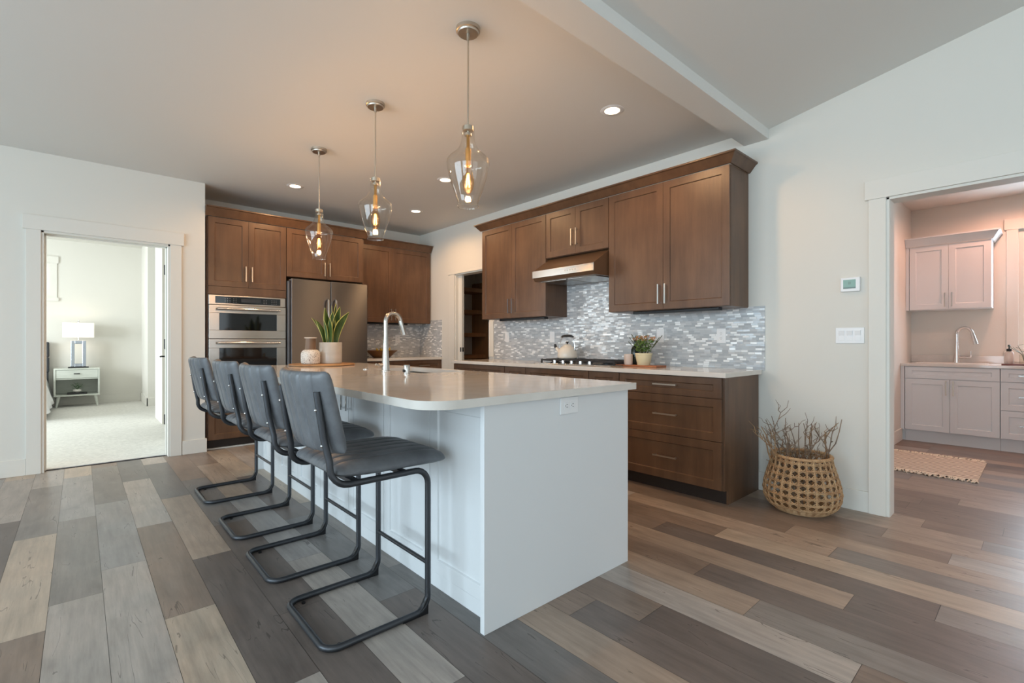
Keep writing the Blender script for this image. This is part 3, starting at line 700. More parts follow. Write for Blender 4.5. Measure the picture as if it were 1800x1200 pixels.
# faucets
def faucet(x, y, z, H, R, drop, ang, r, label, handle, mat, name='kitchen_faucet', flare=1.9):
    t = thing(name, (x, y, z), label, 'faucet'); ca, sa = math.cos(ang), math.sin(ang)
    T = lambda u, v, w_: (x+ca*u-sa*v, y+sa*u+ca*v, z+w_)
    obj('base', MB().lathe((x, y, z), [(0, 0), (r*flare+0.004, 0), (r*flare+0.004, 0.006), (r*flare, 0.008), (r*1.55, 0.09), (r*1.12, 0.22), (r*1.05, 0.24), (0, 0.24)], 20), mat, t)
    pts = [T(0, 0, 0.2), T(0, 0, 0.24)]+[T(R-R*math.cos(math.radians(a)), 0, H-R+R*math.sin(math.radians(a))) for a in range(0, 172, 10)]
    obj('spout', MB().tube(pts, r, 14), mat, t)
    e = Vector(pts[-1]); d_ = (Vector(pts[-1])-Vector(pts[-2])).normalized()
    q = [e, e+d_*0.012, e+d_*drop*0.5, e+d_*drop]
    obj('spray_head', MB().tube(q, r, 14, radii=[r, r*1.12, r*1.2, r*1.35]), mat, t)
    hp = [T(*p) for p in handle]
    obj('lever', MB().tube(hp, 0.007, 10, radii=[0.014]*2+[0.0085]*(len(hp)-2)), mat, t)
    return t
faucet(1.632, 3.17, CT, 0.415, 0.060, 0.105, 0.0, 0.0155, 'brushed nickel pull-down faucet on the kitchen island', [(-0.02, 0, 0.045), (-0.055, 0, 0.045), (-0.056, 0, 0.045), (-0.075, 0, 0.052)], pbr('brushed_nickel', (196, 192, 186), 0.24, 1.0))
t = thing('soap_dispenser', (1.592, 2.80, CT), 'short brushed nickel air gap cap beside the island sink', 'sink fitting')
obj('body', MB().lathe((1.592, 2.80, CT), [(0, 0), (0.024, 0), (0.024, 0.003), (0.021, 0.004), (0.021, 0.055), (0.019, 0.06), (0, 0.06)], 20), MATS['brushed_nickel'], t)
obj('slot', MB().box((1.57, 2.785, CT+0.012), (1.574, 2.815, CT+0.03)), M_black, t)
t = tag(obj('air_switch', MB().lathe((1.63, 3.49, CT), [(0, 0), (0.022, 0), (0.022, 0.004), (0.012, 0.006), (0.011, 0.009), (0, 0.009)], 20), M_chrome), 'small round chrome push button on the island top', 'button')

# --- wall plates
def outlet(P, label, horiz=False, kind='outlet', name='wall_outlet', plain=False):
    t = thing(name, P(0, 0, 0), label, 'outlet' if kind == 'outlet' else 'light switch')
    w_, h_ = (0.118, 0.074) if horiz else (0.074, 0.118)
    obj('plate', MB().box((-w_/2, -h_/2, 0.0), (w_/2, h_/2, 0.006), P), M_white, t, bevel=0.002)
    if not plain:
        for s_ in (-1, 1):
            cu, cv = (s_*0.02, 0) if horiz else (0, s_*0.02)
            r = obj('receptacle', MB().box((cu-0.016, cv-0.0165, 0.006), (cu+0.016, cv+0.0165, 0.008), P), M_white, t, bevel=0.004)
            m = MB()
            for q in (-0.006, 0.006):
                if horiz: m.box((cu-0.004, cv+q-0.001, 0.008), (cu+0.005, cv+q+0.001, 0.0085), P)
                else: m.box((cu+q-0.001, cv-0.002, 0.008), (cu+q+0.001, cv+0.007, 0.0085), P)
            if horiz: m.box((cu-0.011, cv-0.002, 0.008), (cu-0.008, cv+0.002, 0.0085), P)
            else: m.box((cu-0.002, cv-0.011, 0.008), (cu+0.002, cv-0.008, 0.0085), P)
            obj('slots', m, M_black, r)
    else:
        obj('rocker', MB().box((-0.016, -0.033, 0.006), (0.016, 0.033, 0.009), P), M_white, t, bevel=0.002)
    return t
outlet(south(1.628, IY0, 0.835), 'white horizontal outlet on the end of the island', True)
outlet(west(XW-0.008, 1.75, 1.17), 'white outlet on the mosaic tile right of the potted plant')
outlet(west(XW-0.008, 2.295, 1.176), 'white switch plate on the mosaic tile behind the potted plant', plain=True)
outlet(west(XW-0.008, 3.61, 1.177), 'white switch plate on the mosaic tile beside the kettle', plain=True)
outlet(west(XW-0.008, 4.355, 1.185), 'white switch plate on the mosaic tile nearest the pantry doorway', plain=True)
outlet(south(3.47, YB-0.008, 1.17), 'white outlet on the tile of the back corner above the bowl')
P = west(XW, 0.884, 1.163)
t = thing('light_switch', (XW, 0.884, 1.163), 'white triple rocker switch plate on the wall beside the laundry doorway', 'light switch')
obj('plate', MB().box((-0.081, -0.053, 0), (0.081, 0.053, 0.006), P), M_white, t, bevel=0.002)
for i in (-1, 0, 1):
    r = obj('rocker', MB().prism([(-0.034, 0.006), (0.034, 0.006), (0.034, 0.012), (0, 0.007), (-0.034, 0.008)], 0, i*0.046-0.016, i*0.046+0.016, P), M_white, t, bevel=0.001)
P = west(XW, 0.878, 1.504)
t = thing('thermostat', (XW, 0.878, 1.504), 'small white thermostat with a green screen above the triple switch', 'thermostat')
obj('housing', MB().box((-0.055, -0.048, 0), (0.055, 0.048, 0.024), P), M_white, t, bevel=0.005)
obj('screen', MB().box((-0.038, -0.018, 0.024), (0.032, 0.032, 0.0246), P), pbr('lcd', (120, 158, 142), 0.25), t, label='green screen')
obj('readout', MB().box((-0.038, -0.028, 0.024), (0.032, -0.018, 0.0247), P).box((-0.008, 0.0, 0.0246), (-0.004, 0.018, 0.0249), P).box((0.0, 0.0, 0.0246), (0.004, 0.018, 0.0249), P), pbr('lcd_dark', (84, 112, 102), 0.3), t)

# ================================================================== BAR STOOLS
def cushion(a, b, T, groove_n, Rc, bot=0.5, p=6, gd=0.005, bg=0.0):
    """rounded pillow in local (u,v,h): half sizes a (u), b (v), grooves spaced across v and running along u"""
    nu, nv = 28, 72
    def hu(v):  # half length in u at this v (rounded corners)
        d_ = max(0, abs(v)-(b-Rc)); return a-Rc+math.sqrt(max(0, Rc*Rc-d_*d_))
    rows_t, rows_b = [], []
    for j in range(nv+1):
        v = b*(-1+2*j/nv); v = b*math.copysign(1-(1-abs(v/b))**1.35, v); h = hu(v); rt, rb = [], []
        for i in range(nu+1):
            s_ = -1+2*i/nu; s_ = math.copysign(1-(1-abs(s_))**1.5, s_); u = s_*h
            k = max(0, (1-abs(s_)**p))**0.5*max(0, (1-abs(v/b)**p))**0.5
            g_ = 0
            if groove_n:
                wv = 2*b/groove_n; ph = (v+b)/wv; dd = abs(ph-round(ph))*wv
                if 0 < round(ph) < groove_n: g_ = gd*math.exp(-(dd/0.005)**2)+gd*0.6*(1-abs(math.sin(PI*ph)))**2
            rt.append((u, v, k*T-g_*k)); rb.append((u, v, -k*T*bot+g_*bg*k))
        rows_t.append(rt); rows_b.append(rb)
    return rows_t, rows_b
def make_stool():
    t = thing('bar_stool', (0, 0, 0), 'x', 'bar stool', 'grey bar stools along the island')
    # local: x toward the island, y along it; footprint x 0..0.43
    r = 0.0125; hw = 0.222
    def side(s_):
        y = hw*s_; yt = 0.20*s_
        pts = [(-0.026, yt, 0.94), (-0.004, yt*1.02, 0.78), (0.016, yt*1.05, 0.685)]
        pts += [(0.085-0.069*math.cos(math.radians(q)), y if q > 40 else y*0.97, 0.664-0.069*math.sin(math.radians(q))) for q in range(10, 91, 16)]
        pts += [(0.20, y, 0.595), (0.34, y, 0.595)]
        pts += arc((0.36, y, 0.535), 0.06, 90, 0, 6)
        pts += [(0.42, y, 0.4), (0.42, y, 0.2)]
        pts += arc((0.36, y, 0.0725), 0.06, 0, -90, 6)
        pts += [(0.2, y, r)]
        return pts
    A = side(-1); B = side(1)
    rb = 0.055
    ca = [(rb-rb*math.sin(math.radians(q)), -hw+rb-rb*math.cos(math.radians(q)), r) for q in range(0, 91, 15)]
    cb = [(rb-rb*math.cos(math.radians(q)), hw-rb+rb*math.sin(math.radians(q)), r) for q in range(0, 91, 15)]
    obj('frame', MB().tube(A+ca+cb+B[::-1], r, 12), M_tubem, t)
    obj('footrest', MB().tube([(0.42, -hw, 0.205), (0.42, hw, 0.205)], 0.009, 10), M_tubem, t)
    for s_ in (-1, 1):
        y = s_*hw
        obj('foot_bracket', MB().prism([(0.30, 0.001), (0.415, 0.001), (0.417, 0.075), (0.39, 0.03), (0.365, 0.014), (0.30, 0.012)], 1, y-0.0115, y+0.0115), M_black, t)
        obj('glide', MB().tube([(0.06, y*0.86, 0.0), (0.06, y*0.86, 0.006)], 0.008, 10), M_black, t)
    obj('seat_support', MB().box((0.10, -hw, 0.588), (0.13, hw, 0.602)).box((0.30, -hw, 0.588), (0.33, hw, 0.602)), M_tubem, t)
    # seat
    rt, rb_ = cushion(0.245, 0.235, 0.048, 7, 0.05, bot=0.45, gd=0.008)
    def fs(p):
        u, v, h = p; return (0.275+u, v, 0.628+h+0.010*(u/0.245)**2*(1 if u < 0 else -0.6))
    m = MB().grid([[fs(p) for p in r_] for r_ in rt]).grid([[fs(p) for p in r_[::-1]] for r_ in rb_])
    obj('seat', m, M_leather, t, weld=True)
    # backrest: local u up, v across, h front
    rt, rb_ = cushion(0.155, 0.237, 0.034, 7, 0.014, bot=0.75, p=9, bg=0.9)
    lean = math.radians(12.5)
    def fb(p):
        u, v, h = p; bow = 0.052*(1-(v/0.237)**2)
        x = h-bow; z = u
        return (0.032+x*math.cos(lean)-z*math.sin(lean), v, 0.862+z*math.cos(lean)+x*math.sin(lean)*0.3)
    m = MB().grid([[fb(p) for p in r_] for r_ in rt]).grid([[fb((p[0], p[1], p[2]*1.0)) for p in r_[::-1]] for r_ in rb_])
    # channels on the rear face too
    k0 = len(rt)*len(rt[0])
    bk = obj('backrest', m, M_leather, t, weld=True)
    for s_ in (-1, 1):
        for zz, xx in ((0.875, -0.018), (0.745, 0.004)): obj('screw', MB().sphere((xx-0.012, s_*0.203, zz), 0.006, 10, 6), M_chrome, t)
    return t
st = make_stool()
stools = [(0.652, 1.935, 'grey leather bar stool nearest the camera, in front of all others'), (0.652, 2.60, 'second grey leather bar stool from the camera'),
          (0.652, 3.255, 'third grey leather bar stool from the camera'), (0.648, 4.075, 'farthest grey leather bar stool, closest to the ovens')]
for i, (x, y, lab) in enumerate(stools):
    if i == 0: st.location = (x, y, 0); ORG[st.name] = Vector((0, 0, 0)); st['label'] = lab
    else:
        c = copy_tree(st); c.location = (x, y, 0); c['label'] = lab

# ================================================================== CEILING LIGHTS
def make_pendant(x, y, label):
    t = thing('pendant_light', (x, y, HZ), label, 'pendant light', 'glass pendants over the island')
    obj('canopy', MB().lathe((x, y, HZ), [(0, -0.028), (0.052, -0.028), (0.055, -0.024), (0.0555, -0.018), (0.062, -0.016), (0.063, 0), (0, 0)], 32), M_nickel, t, bevel=0)
    obj('rod', MB().tube([(x, y, HZ-0.028), (x, y, 2.20)], 0.0045, 10).lathe((x, y, HZ-0.06), [(0, 0), (0.008, 0), (0.009, 0.032), (0, 0.032)], 12), M_nickel, t)
    obj('glass_holder', MB().lathe((x, y, 2.185), [(0, 0), (0.018, 0), (0.018, 0.012), (0.006, 0.016), (0.006, 0.024), (0.027, 0.026), (0.028, 0.048), (0, 0.050)], 20), M_nickel, t)
    obj('socket', MB().lathe((x, y, 2.03), [(0, 0), (0.0145, 0), (0.0145, 0.085), (0.009, 0.092), (0.008, 0.165), (0, 0.165)], 16), pbr('brass', (206, 168, 104), 0.3, 1.0), t, label='brass socket sleeve')
    prof = [(0.054, 1.818), (0.051, 1.832), (0.062, 1.868), (0.080, 1.915), (0.096, 1.965), (0.107, 2.012), (0.1115, 2.045), (0.108, 2.060), (0.095, 2.076), (0.074, 2.093), (0.055, 2.112), (0.042, 2.135), (0.035, 2.160), (0.032, 2.19), (0.0315, 2.236)]
    obj('glass_shade', MB().lathe((x, y, 0), prof, 48), M_shade, t, recalc=True, label='clear glass urn shade')
    obj('glass_rim', MB().lathe((x, y, 1.818), [(0.0525, -0.002), (0.0555, -0.002), (0.0555, 0.002), (0.0525, 0.002)], 48, close=True), M_shade, t)
    b = obj('bulb', MB().lathe((x, y, 1.885), [(0, 0), (0.012, 0.004), (0.024, 0.022), (0.031, 0.055), (0.029, 0.085), (0.021, 0.115), (0.0145, 0.14), (0.013, 0.15)], 24), M_bulb, t, label='clear edison bulb')
    m = MB()
    for q in range(4):
        a = q*PI/2; m.tube([(x+0.004*math.cos(a), y+0.004*math.sin(a), 1.99), (x+0.010*math.cos(a+0.4), y+0.010*math.sin(a+0.4), 1.92), (x+0.006*math.cos(a+0.8), y+0.006*math.sin(a+0.8), 1.985)], 0.0022, 6)
    obj('filament', m, pbr('filament_glow', (255, 190, 110), 0.5, emit=(255, 176, 92), es=14), b)
    return t
def point(name, loc, power, color, size, parent):
    d = bpy.data.lights.new(name, 'POINT'); d.energy = power; d.color = color; d.shadow_soft_size = size
    o = bpy.data.objects.new(name, d); COL.objects.link(o); o.parent = parent; o.location = Vector(loc)-ORG[parent.name]
    return o
pend = make_pendant(1.496, 2.003, 'nearest and largest looking of the three clear glass pendant lights')
p2 = copy_tree(pend, (0, 1.05, 0), 'middle one of the three clear glass pendant lights'); p3 = copy_tree(pend, (0, 2.086, 0), 'farthest clear glass pendant light, nearest the ovens')
for p in (pend, p2, p3): point('bulb_light', Vector(ORG[p.name])+Vector((0, 0, 1.955-HZ)), P_PENDANT, WARM, 0.026, p)
def downlight(x, y, z, label, power, color=(1.0, 0.59, 0.29), es=14):
    t = thing('downlight', (x, y, z), label, 'downlight', 'recessed downlights')
    obj('trim_ring', MB().lathe((x, y, z), [(0.053, -0.004), (0.078, -0.003), (0.083, 0.0), (0.053, 0.0)], 32, close=True), M_white, t)
    obj('lens', MB().lathe((x, y, z), [(0, -0.003), (0.053, -0.003)], 28), pbr('lamp_glow', (255, 226, 190), 0.5, emit=(255, 214, 168), es=es), t)
    d = bpy.data.lights.new('downlight_beam', 'SPOT'); d.energy = power; d.color = color; d.spot_size = math.radians(168); d.spot_blend = 0.45; d.shadow_soft_size = 0.05
    o = bpy.data.objects.new('downlight_beam', d); COL.objects.link(o); o.parent = t; o.location = (0, 0, -0.012)
    return t
downlight(2.772, 2.033, HZ, 'recessed downlight nearest the ceiling beam', P_DOWN*3); downlight(1.665, 5.218, HZ, 'recessed downlight in front of the oven cabinet', P_DOWN*3)
downlight(3.091, 5.215, HZ, 'recessed downlight near the back corner of the kitchen', P_DOWN*3); downlight(2.716, 4.014, HZ, 'recessed downlight half hidden behind the nearest glass pendant', P_DOWN*3)
downlight(6.95, 0.13, HZ, 'recessed downlight in the laundry room ceiling', 84, (1.0, 0.46, 0.31))
downlight(5.6, -0.9, HZ, 'added unseen downlight that brightens the laundry room', 84, (1.0, 0.46, 0.31))  # extra downlight out of view, added to brighten the laundry

# ================================================================== ON THE ISLAND
BX, BY = 1.634, 4.385
tag(obj('serving_board', MB().lathe((BX, BY, CT), [(0, 0.0), (0.265, 0.0), (0.28, 0.004), (0.28, 0.012), (0.276, 0.015), (0, 0.015)], 56), M_board), 'round wooden board on the island under the plant and vase', 'serving board')
# snake plant
px_, py_, pz_ = 1.727, 4.43, CT+0.015
t = thing('snake_plant', (px_, py_, pz_), 'green snake plant in a pale cylinder pot on the round board', 'potted plant')
obj('pot', MB().lathe((px_, py_, pz_), [(0, 0), (0.094, 0), (0.1, 0.006), (0.1, 0.190), (0.098, 0.193), (0.092, 0.19), (0.092, 0.165), (0, 0.165)], 40), pbr('pale_glaze', (206, 200, 190), 0.22, var=((6, 6, 14), (188, 182, 172))), t)
obj('soil', MB().lathe((px_, py_, pz_+0.16), [(0, 0.012), (0.06, 0.010), (0.0915, 0.006)], 24), pbr('soil', (60, 48, 38), 0.9), t)
M_leafc = pbr('leaf_green', (74, 98, 46), 0.35, var=((30, 30, 9), (40, 66, 30))); M_leafe = pbr('leaf_edge', (196, 194, 104), 0.4)
def sword_leaf(base, az, tilt, L, wd, tw, curl=0.0):
    m = MB(); n_ = 18; rows = []
    d0 = Vector((math.cos(az), math.sin(az), 0)); sd = Vector((-math.sin(az), math.cos(az), 0))
    for i in range(n_+1):
        s_ = i/n_; a = tilt*(s_**1.2)+curl*s_*s_
        c_ = Vector(base)+d0*(math.sin(a)*L*s_)+Vector((0, 0, math.cos(a*0.7)*L*s_))
        w_ = wd*(0.55+0.45*math.sin(min(1, s_*1.5)*PI/2))*(1-max(0, (s_-0.5)/0.5)**2.2)+0.0006
        q = tw*s_+0.6; ax = sd*math.cos(q)+d0*math.sin(q); nr = d0*math.cos(q)-sd*math.sin(q)
        rows.append([tuple(c_+ax*(w_*k)+nr*(0.25*w_*k*k)) for k in (-1, -0.86, -0.4, 0, 0.4, 0.86, 1)])
    k = m.add([p for r_ in rows for p in r_])
    for i in range(n_):
        for j in range(6):
            a = k+i*7+j; m.face([a, a+1, a+8, a+7], 1 if j in (0, 5) else 0, True)
    o = obj('leaf', m, [M_leafc, M_leafe], t, recalc=False)
    sm = o.modifiers.new('thick', 'SOLIDIFY'); sm.thickness = 0.003
    return o
for (az, tl, L, wd, tw, du) in ((0.2, 0.10, 0.395, 0.036, 0.5, 0.02), (-0.7, 0.16, 0.36, 0.036, 0.2, 0.03), (-0.8, 0.42, 0.32, 0.038, 0.3, 0.045), (2.2, 0.12, 0.35, 0.034, -0.4, 0.02), (2.6, 0.34, 0.24, 0.026, 0.4, 0.05),
                               (1.0, 0.08, 0.37, 0.032, 0.9, 0.03), (3.6, 0.22, 0.23, 0.028, -0.3, 0.035), (-2.0, 0.16, 0.25, 0.030, 0.2, 0.045), (2.4, 0.48, 0.27, 0.020, 0.2, 0.055), (-0.4, 0.30, 0.29, 0.032, 1.0, 0.035), (-1.5, 0.08, 0.31, 0.032, -0.5, 0.015)):
    sword_leaf((px_+du*math.cos(az), py_+du*math.sin(az), pz_+0.165), az, tl, L, wd, tw)
# vase: dotted white body with a brown neck
vx, vy = 1.537, 4.405
t = thing('vase', (vx, vy, pz_), 'small white speckled vase with a tall brown neck on the round board', 'vase')
g = N('speckled_ceramic'); tc = g.n('ShaderNodeNewGeometry'); vo = g.n('ShaderNodeTexVoronoi'); vo.inputs['Scale'].default_value = 105; g.link(tc.outputs['Position'], vo.inputs['Vector'])
rp = g.n('ShaderNodeValToRGB'); rp.color_ramp.interpolation = 'CONSTANT'; rp.color_ramp.elements[0].color = lin((120, 100, 84)); rp.color_ramp.elements[1].position = 0.3; rp.color_ramp.elements[1].color = lin((232, 226, 216))
g.link(vo.outputs['Distance'], rp.inputs[0]); g.link(rp.outputs[0], g.b.inputs['Base Color']); g.b.inputs['Roughness'].default_value = 0.4
obj('body', MB().lathe((vx, vy, pz_), [(0, 0), (0.07, 0), (0.078, 0.006), (0.081, 0.03), (0.081, 0.085), (0.076, 0.105), (0.062, 0.122), (0.05, 0.128), (0, 0.128)], 36), g.m, t)
obj('neck', MB().lathe((vx, vy, pz_+0.128), [(0.048, 0), (0.046, 0.01), (0.042, 0.08), (0.042, 0.1), (0.038, 0.1), (0.036, 0.02)], 32), pbr('brown_glaze', (118, 92, 70), 0.5), t, label='brown neck')
obj('lip', MB().lathe((vx, vy, pz_+0.228), [(0.038, 0), (0.05, 0), (0.055, 0.004), (0.05, 0.008), (0.038, 0.008)], 32, close=True), M_ceramic, t)
# small gold stopper by the pot
t = tag(obj('gold_ornament', MB().lathe((1.84, 4.50, pz_), [(0, 0), (0.016, 0), (0.012, 0.015), (0.015, 0.03), (0.012, 0.05), (0, 0.055)], 16), pbr('brass', (206, 168, 104), 0.3, 1.0)), 'tiny gold ornament peeking out right of the snake plant pot', 'ornament')

# ================================================================== ON THE RANGE COUNTER
# cooktop
t = thing('gas_cooktop', (3.55, 2.91, CT), 'black gas cooktop with cast iron grates on the range counter', 'cooktop')
cy0, cy1, cx0, cx1 = 2.452, 3.372, 3.315, 3.80
obj('surface', MB().box((cx0, cy0, CT), (cx1, cy1, CT+0.010)), M_steel, t, bevel=0.003)
for k in range(3):
    a = cy0+0.015+k*0.298; b = a+0.292; m = MB(); z = CT+0.046; x0_ = cx0+0.085 if k != 1 else cx0+0.10; x1_ = cx1-0.02
    for yy in (a, b-0.014): m.box((x0_, yy, z-0.018), (x1_, yy+0.014, z))
    for xx in (x0_, (x0_+x1_)/2-0.007, x1_-0.014): m.box((xx, a+0.014, z-0.018), (xx+0.014, b-0.014, z))
    for j in range(1, 4): m.box((x0_+0.014, a+b-b+j*0.073-0.006, z-0.016), (x1_-0.014, a+j*0.073+0.006, z))
    for yy in (a, b-0.014):
        for xx in (x0_, x1_-0.014): m.box((xx, yy, CT+0.010), (xx+0.014, yy+0.014, z-0.018))
    obj('grate', m, M_iron, t, bevel=0.002)
for (x, y) in ((3.47, 2.60), (3.69, 2.60), (3.58, 2.91), (3.47, 3.22), (3.69, 3.22)):
    obj('burner', MB().lathe((x, y, CT+0.010), [(0, 0), (0.05, 0), (0.05, 0.006), (0.035, 0.010), (0.035, 0.018), (0, 0.018)], 24), M_black, t)
for i in range(5):
    y = 2.91+(i-2)*0.105 if i != 2 else 2.91
    obj('knob', MB().lathe((3.352, y, CT+0.010), [(0, 0), (0.022, 0), (0.022, 0.004), (0.017, 0.006), (0.016, 0.028), (0.013, 0.031), (0, 0.031)], 18), M_chrome, t)
# kettle
kx, ky, kz = 3.66, 3.235, CT+0.046
t = thing('tea_kettle', (kx, ky, kz), 'cream enamel kettle with a black handle on the cooktop', 'kettle')
M_enam = pbr('cream_enamel', (228, 222, 210), 0.15)
obj('body', MB().lathe((kx, ky, kz), [(0, 0), (0.088, 0), (0.098, 0.008), (0.1, 0.03), (0.094, 0.07), (0.076, 0.104), (0.05, 0.122), (0.044, 0.125), (0, 0.125)], 40), M_enam, t)
l = obj('lid', MB().lathe((kx, ky, kz+0.124), [(0.046, 0), (0.045, 0.006), (0.03, 0.016), (0, 0.021)], 28), M_enam, t)
obj('knob', MB().lathe((kx, ky, kz+0.143), [(0, 0), (0.006, 0), (0.007, 0.008), (0.016, 0.02), (0.014, 0.026), (0, 0.028)], 18), M_black, l, label='black knob')
hd = (-0.15, 0.989)        # spout direction
obj('spout', MB().tube([(kx+hd[0]*0.08, ky+hd[1]*0.08, kz+0.06), (kx+hd[0]*0.115, ky+hd[1]*0.115, kz+0.085), (kx+hd[0]*0.135, ky+hd[1]*0.135, kz+0.11)], 0.015, 14, radii=[0.024, 0.017, 0.013]), M_enam, t)
obj('whistle', MB().tube([(kx+hd[0]*0.133, ky+hd[1]*0.133, kz+0.108), (kx+hd[0]*0.146, ky+hd[1]*0.146, kz+0.124)], 0.015, 12).box((kx+hd[0]*0.14-0.005, ky+hd[1]*0.14-0.004, kz+0.12), (kx+hd[0]*0.14+0.005, ky+hd[1]*0.14+0.02, kz+0.145)), M_black, t)
for s_ in (-1, 1):
    m = MB().tube([(kx+hd[0]*0.085*s_, ky+hd[1]*0.085*s_, kz+0.085), (kx+hd[0]*0.088*s_, ky+hd[1]*0.088*s_, kz+0.13), (kx+hd[0]*0.075*s_, ky+hd[1]*0.075*s_, kz+0.19), (kx+hd[0]*0.05*s_, ky+hd[1]*0.05*s_, kz+0.218)], 0.003, 8).sphere((kx+hd[0]*0.089*s_, ky+hd[1]*0.089*s_, kz+0.09), 0.011, 12, 8)
    obj('bail', m, M_chrome, t, label='chrome handle wire')
q = [(kx+hd[0]*a, ky+hd[1]*a, kz+0.222+b) for a, b in ((-0.07, -0.006), (-0.055, 0), (-0.03, 0.004), (0, 0.005), (0.03, 0.004), (0.055, 0), (0.07, -0.006))]
obj('grip', MB().tube(q, 0.011, 12, radii=[0.007, 0.011, 0.013, 0.014, 0.013, 0.011, 0.007]), M_black, t, label='black grip')
# board, planter, candle, bottle
tag(obj('cutting_board', MB().box((3.50, 2.13, CT), (3.66, 2.545, CT+0.014)), M_board2, bevel=0.005), 'reddish brown wooden board on the range counter right of the cooktop', 'cutting board')
hx_, hy_, hz_ = 3.58, 2.30, CT+0.014
t = thing('potted_herb', (hx_, hy_, hz_), 'bushy green and rust plant in a tapered cream pot on the reddish board', 'potted plant')
obj('pot', MB().lathe((hx_, hy_, hz_), [(0, 0), (0.05, 0), (0.053, 0.003), (0.069, 0.088), (0.072, 0.09), (0.072, 0.102), (0.064, 0.102), (0.06, 0.085), (0, 0.085)], 32), pbr('cream_pot', (222, 210, 172), 0.5), t)
rnd = random.Random(3)
m = MB()
for i in range(420):
    az = rnd.uniform(0, 2*PI); rr = rnd.random()**0.6; hgt = rnd.uniform(0.02, 0.17)*(1-0.15*rr)
    c_ = Vector((hx_+math.cos(az)*rr*(0.055+0.22*hgt), hy_+math.sin(az)*rr*(0.055+0.34*hgt), hz_+0.095+hgt))
    u = Vector((rnd.uniform(-1, 1), rnd.uniform(-1, 1), rnd.uniform(-0.2, 1))).normalized(); w_ = u.orthogonal().normalized(); L = rnd.uniform(0.008, 0.017)
    k = m.add([c_-u*L, c_+w_*L*0.45, c_+u*L, c_-w_*L*0.45]); m.face([k, k+1, k+2, k+3], 1 if hgt > 0.115 and rnd.random() < 0.6 else 0, False)
obj('foliage', m, [pbr('herb_green', (96, 128, 58), 0.5), pbr('herb_rust', (176, 122, 74), 0.5)], t, recalc=False)
m = MB()
for i in range(46):
    az = rnd.uniform(0, 2*PI); rr = rnd.uniform(0.1, 1); tip = Vector((hx_+math.cos(az)*rr*0.085, hy_+math.sin(az)*rr*0.10, hz_+0.095+rnd.uniform(0.08, 0.16)))
    m.tube([(hx_+math.cos(az)*rr*0.03, hy_+math.sin(az)*rr*0.03, hz_+0.085), tip], 0.0012, 5)
for (dy, dx, dz) in ((0.14, 0, 0.15), (0.16, 0.01, 0.115), (0.12, 0, 0.18), (-0.15, 0, 0.15), (-0.12, 0.02, 0.12), (-0.17, 0.01, 0.165)):
    m.tube([(hx_, hy_+0.02*math.copysign(1, dy), hz_+0.085), (hx_+dx, hy_+dy*0.55, hz_+0.085+dz*0.45), (hx_+dx, hy_+dy, hz_+0.085+dz)], 0.0022, 5, radii=[0.0012, 0.0016, 0.0032])
obj('stems', m, pbr('herb_stem', (70, 76, 44), 0.6), t)
tag(obj('candle', MB().lathe((3.555, 2.435, CT+0.014), [(0, 0), (0.036, 0), (0.038, 0.004), (0.038, 0.088), (0.034, 0.09), (0.032, 0.08), (0, 0.078)], 28), pbr('blush_wax', (214, 204, 198), 0.5, var=((3, 3, 16), (206, 186, 172)))), 'pale cylindrical candle left of the cream pot on the reddish board', 'candle')
t = thing('dark_bottle', (3.635, 2.42, CT+0.014), 'dark green bottle standing behind the candle and the cream pot', 'bottle')
obj('body', MB().lathe((3.635, 2.42, CT+0.014), [(0, 0), (0.034, 0), (0.036, 0.004), (0.036, 0.13), (0.028, 0.15), (0.013, 0.165), (0.012, 0.2), (0.0, 0.2)], 24), pbr('dark_bottle_glass', (28, 40, 36), 0.12), t)
obj('cap', MB().lathe((3.635, 2.42, CT+0.212), [(0, 0), (0.0135, 0), (0.0135, 0.02), (0, 0.02)], 16), M_black, t)
# bowl with bananas in the back corner
bx_, by_, bz_ = 3.06, 6.06, CT
t = tag(obj('fruit_bowl', MB().lathe((bx_, by_, bz_), [(0, 0), (0.10, 0), (0.11, 0.004), (0.185, 0.075), (0.215, 0.1), (0.208, 0.1), (0.175, 0.075), (0.10, 0.014), (0, 0.012)], 40), wood_mat('bowl_wood', (96, 64, 36), (132, 92, 52), 0.4, (6, 6, 30))), 'wide brown wooden bowl on the back counter under the corner cabinet', 'bowl')
for i in range(3):
    m = MB(); pts = []; rad = []
    for k in range(11):
        a = math.radians(-62+124*k/10); pts.append((bx_-0.035+i*0.062+0.11*math.sin(a)*0.75, by_-0.02+0.02*i+0.11*math.sin(a)*0.5, bz_+0.185-0.115*math.cos(a)+0.004*i)); s_ = k/10; rad.append(0.017*math.sin(PI*min(1, max(0, 0.12+0.8*s_)))**0.5*(0.35 if k in (0, 10) else 1))
    m.tube(pts, 0.016, 8, radii=rad)
    tag(obj('fruit', m, pbr('banana_skin', (198, 168, 60), 0.5)), 'yellow fruit lying in the brown wooden bowl', 'fruit', 'yellow fruit in the bowl')

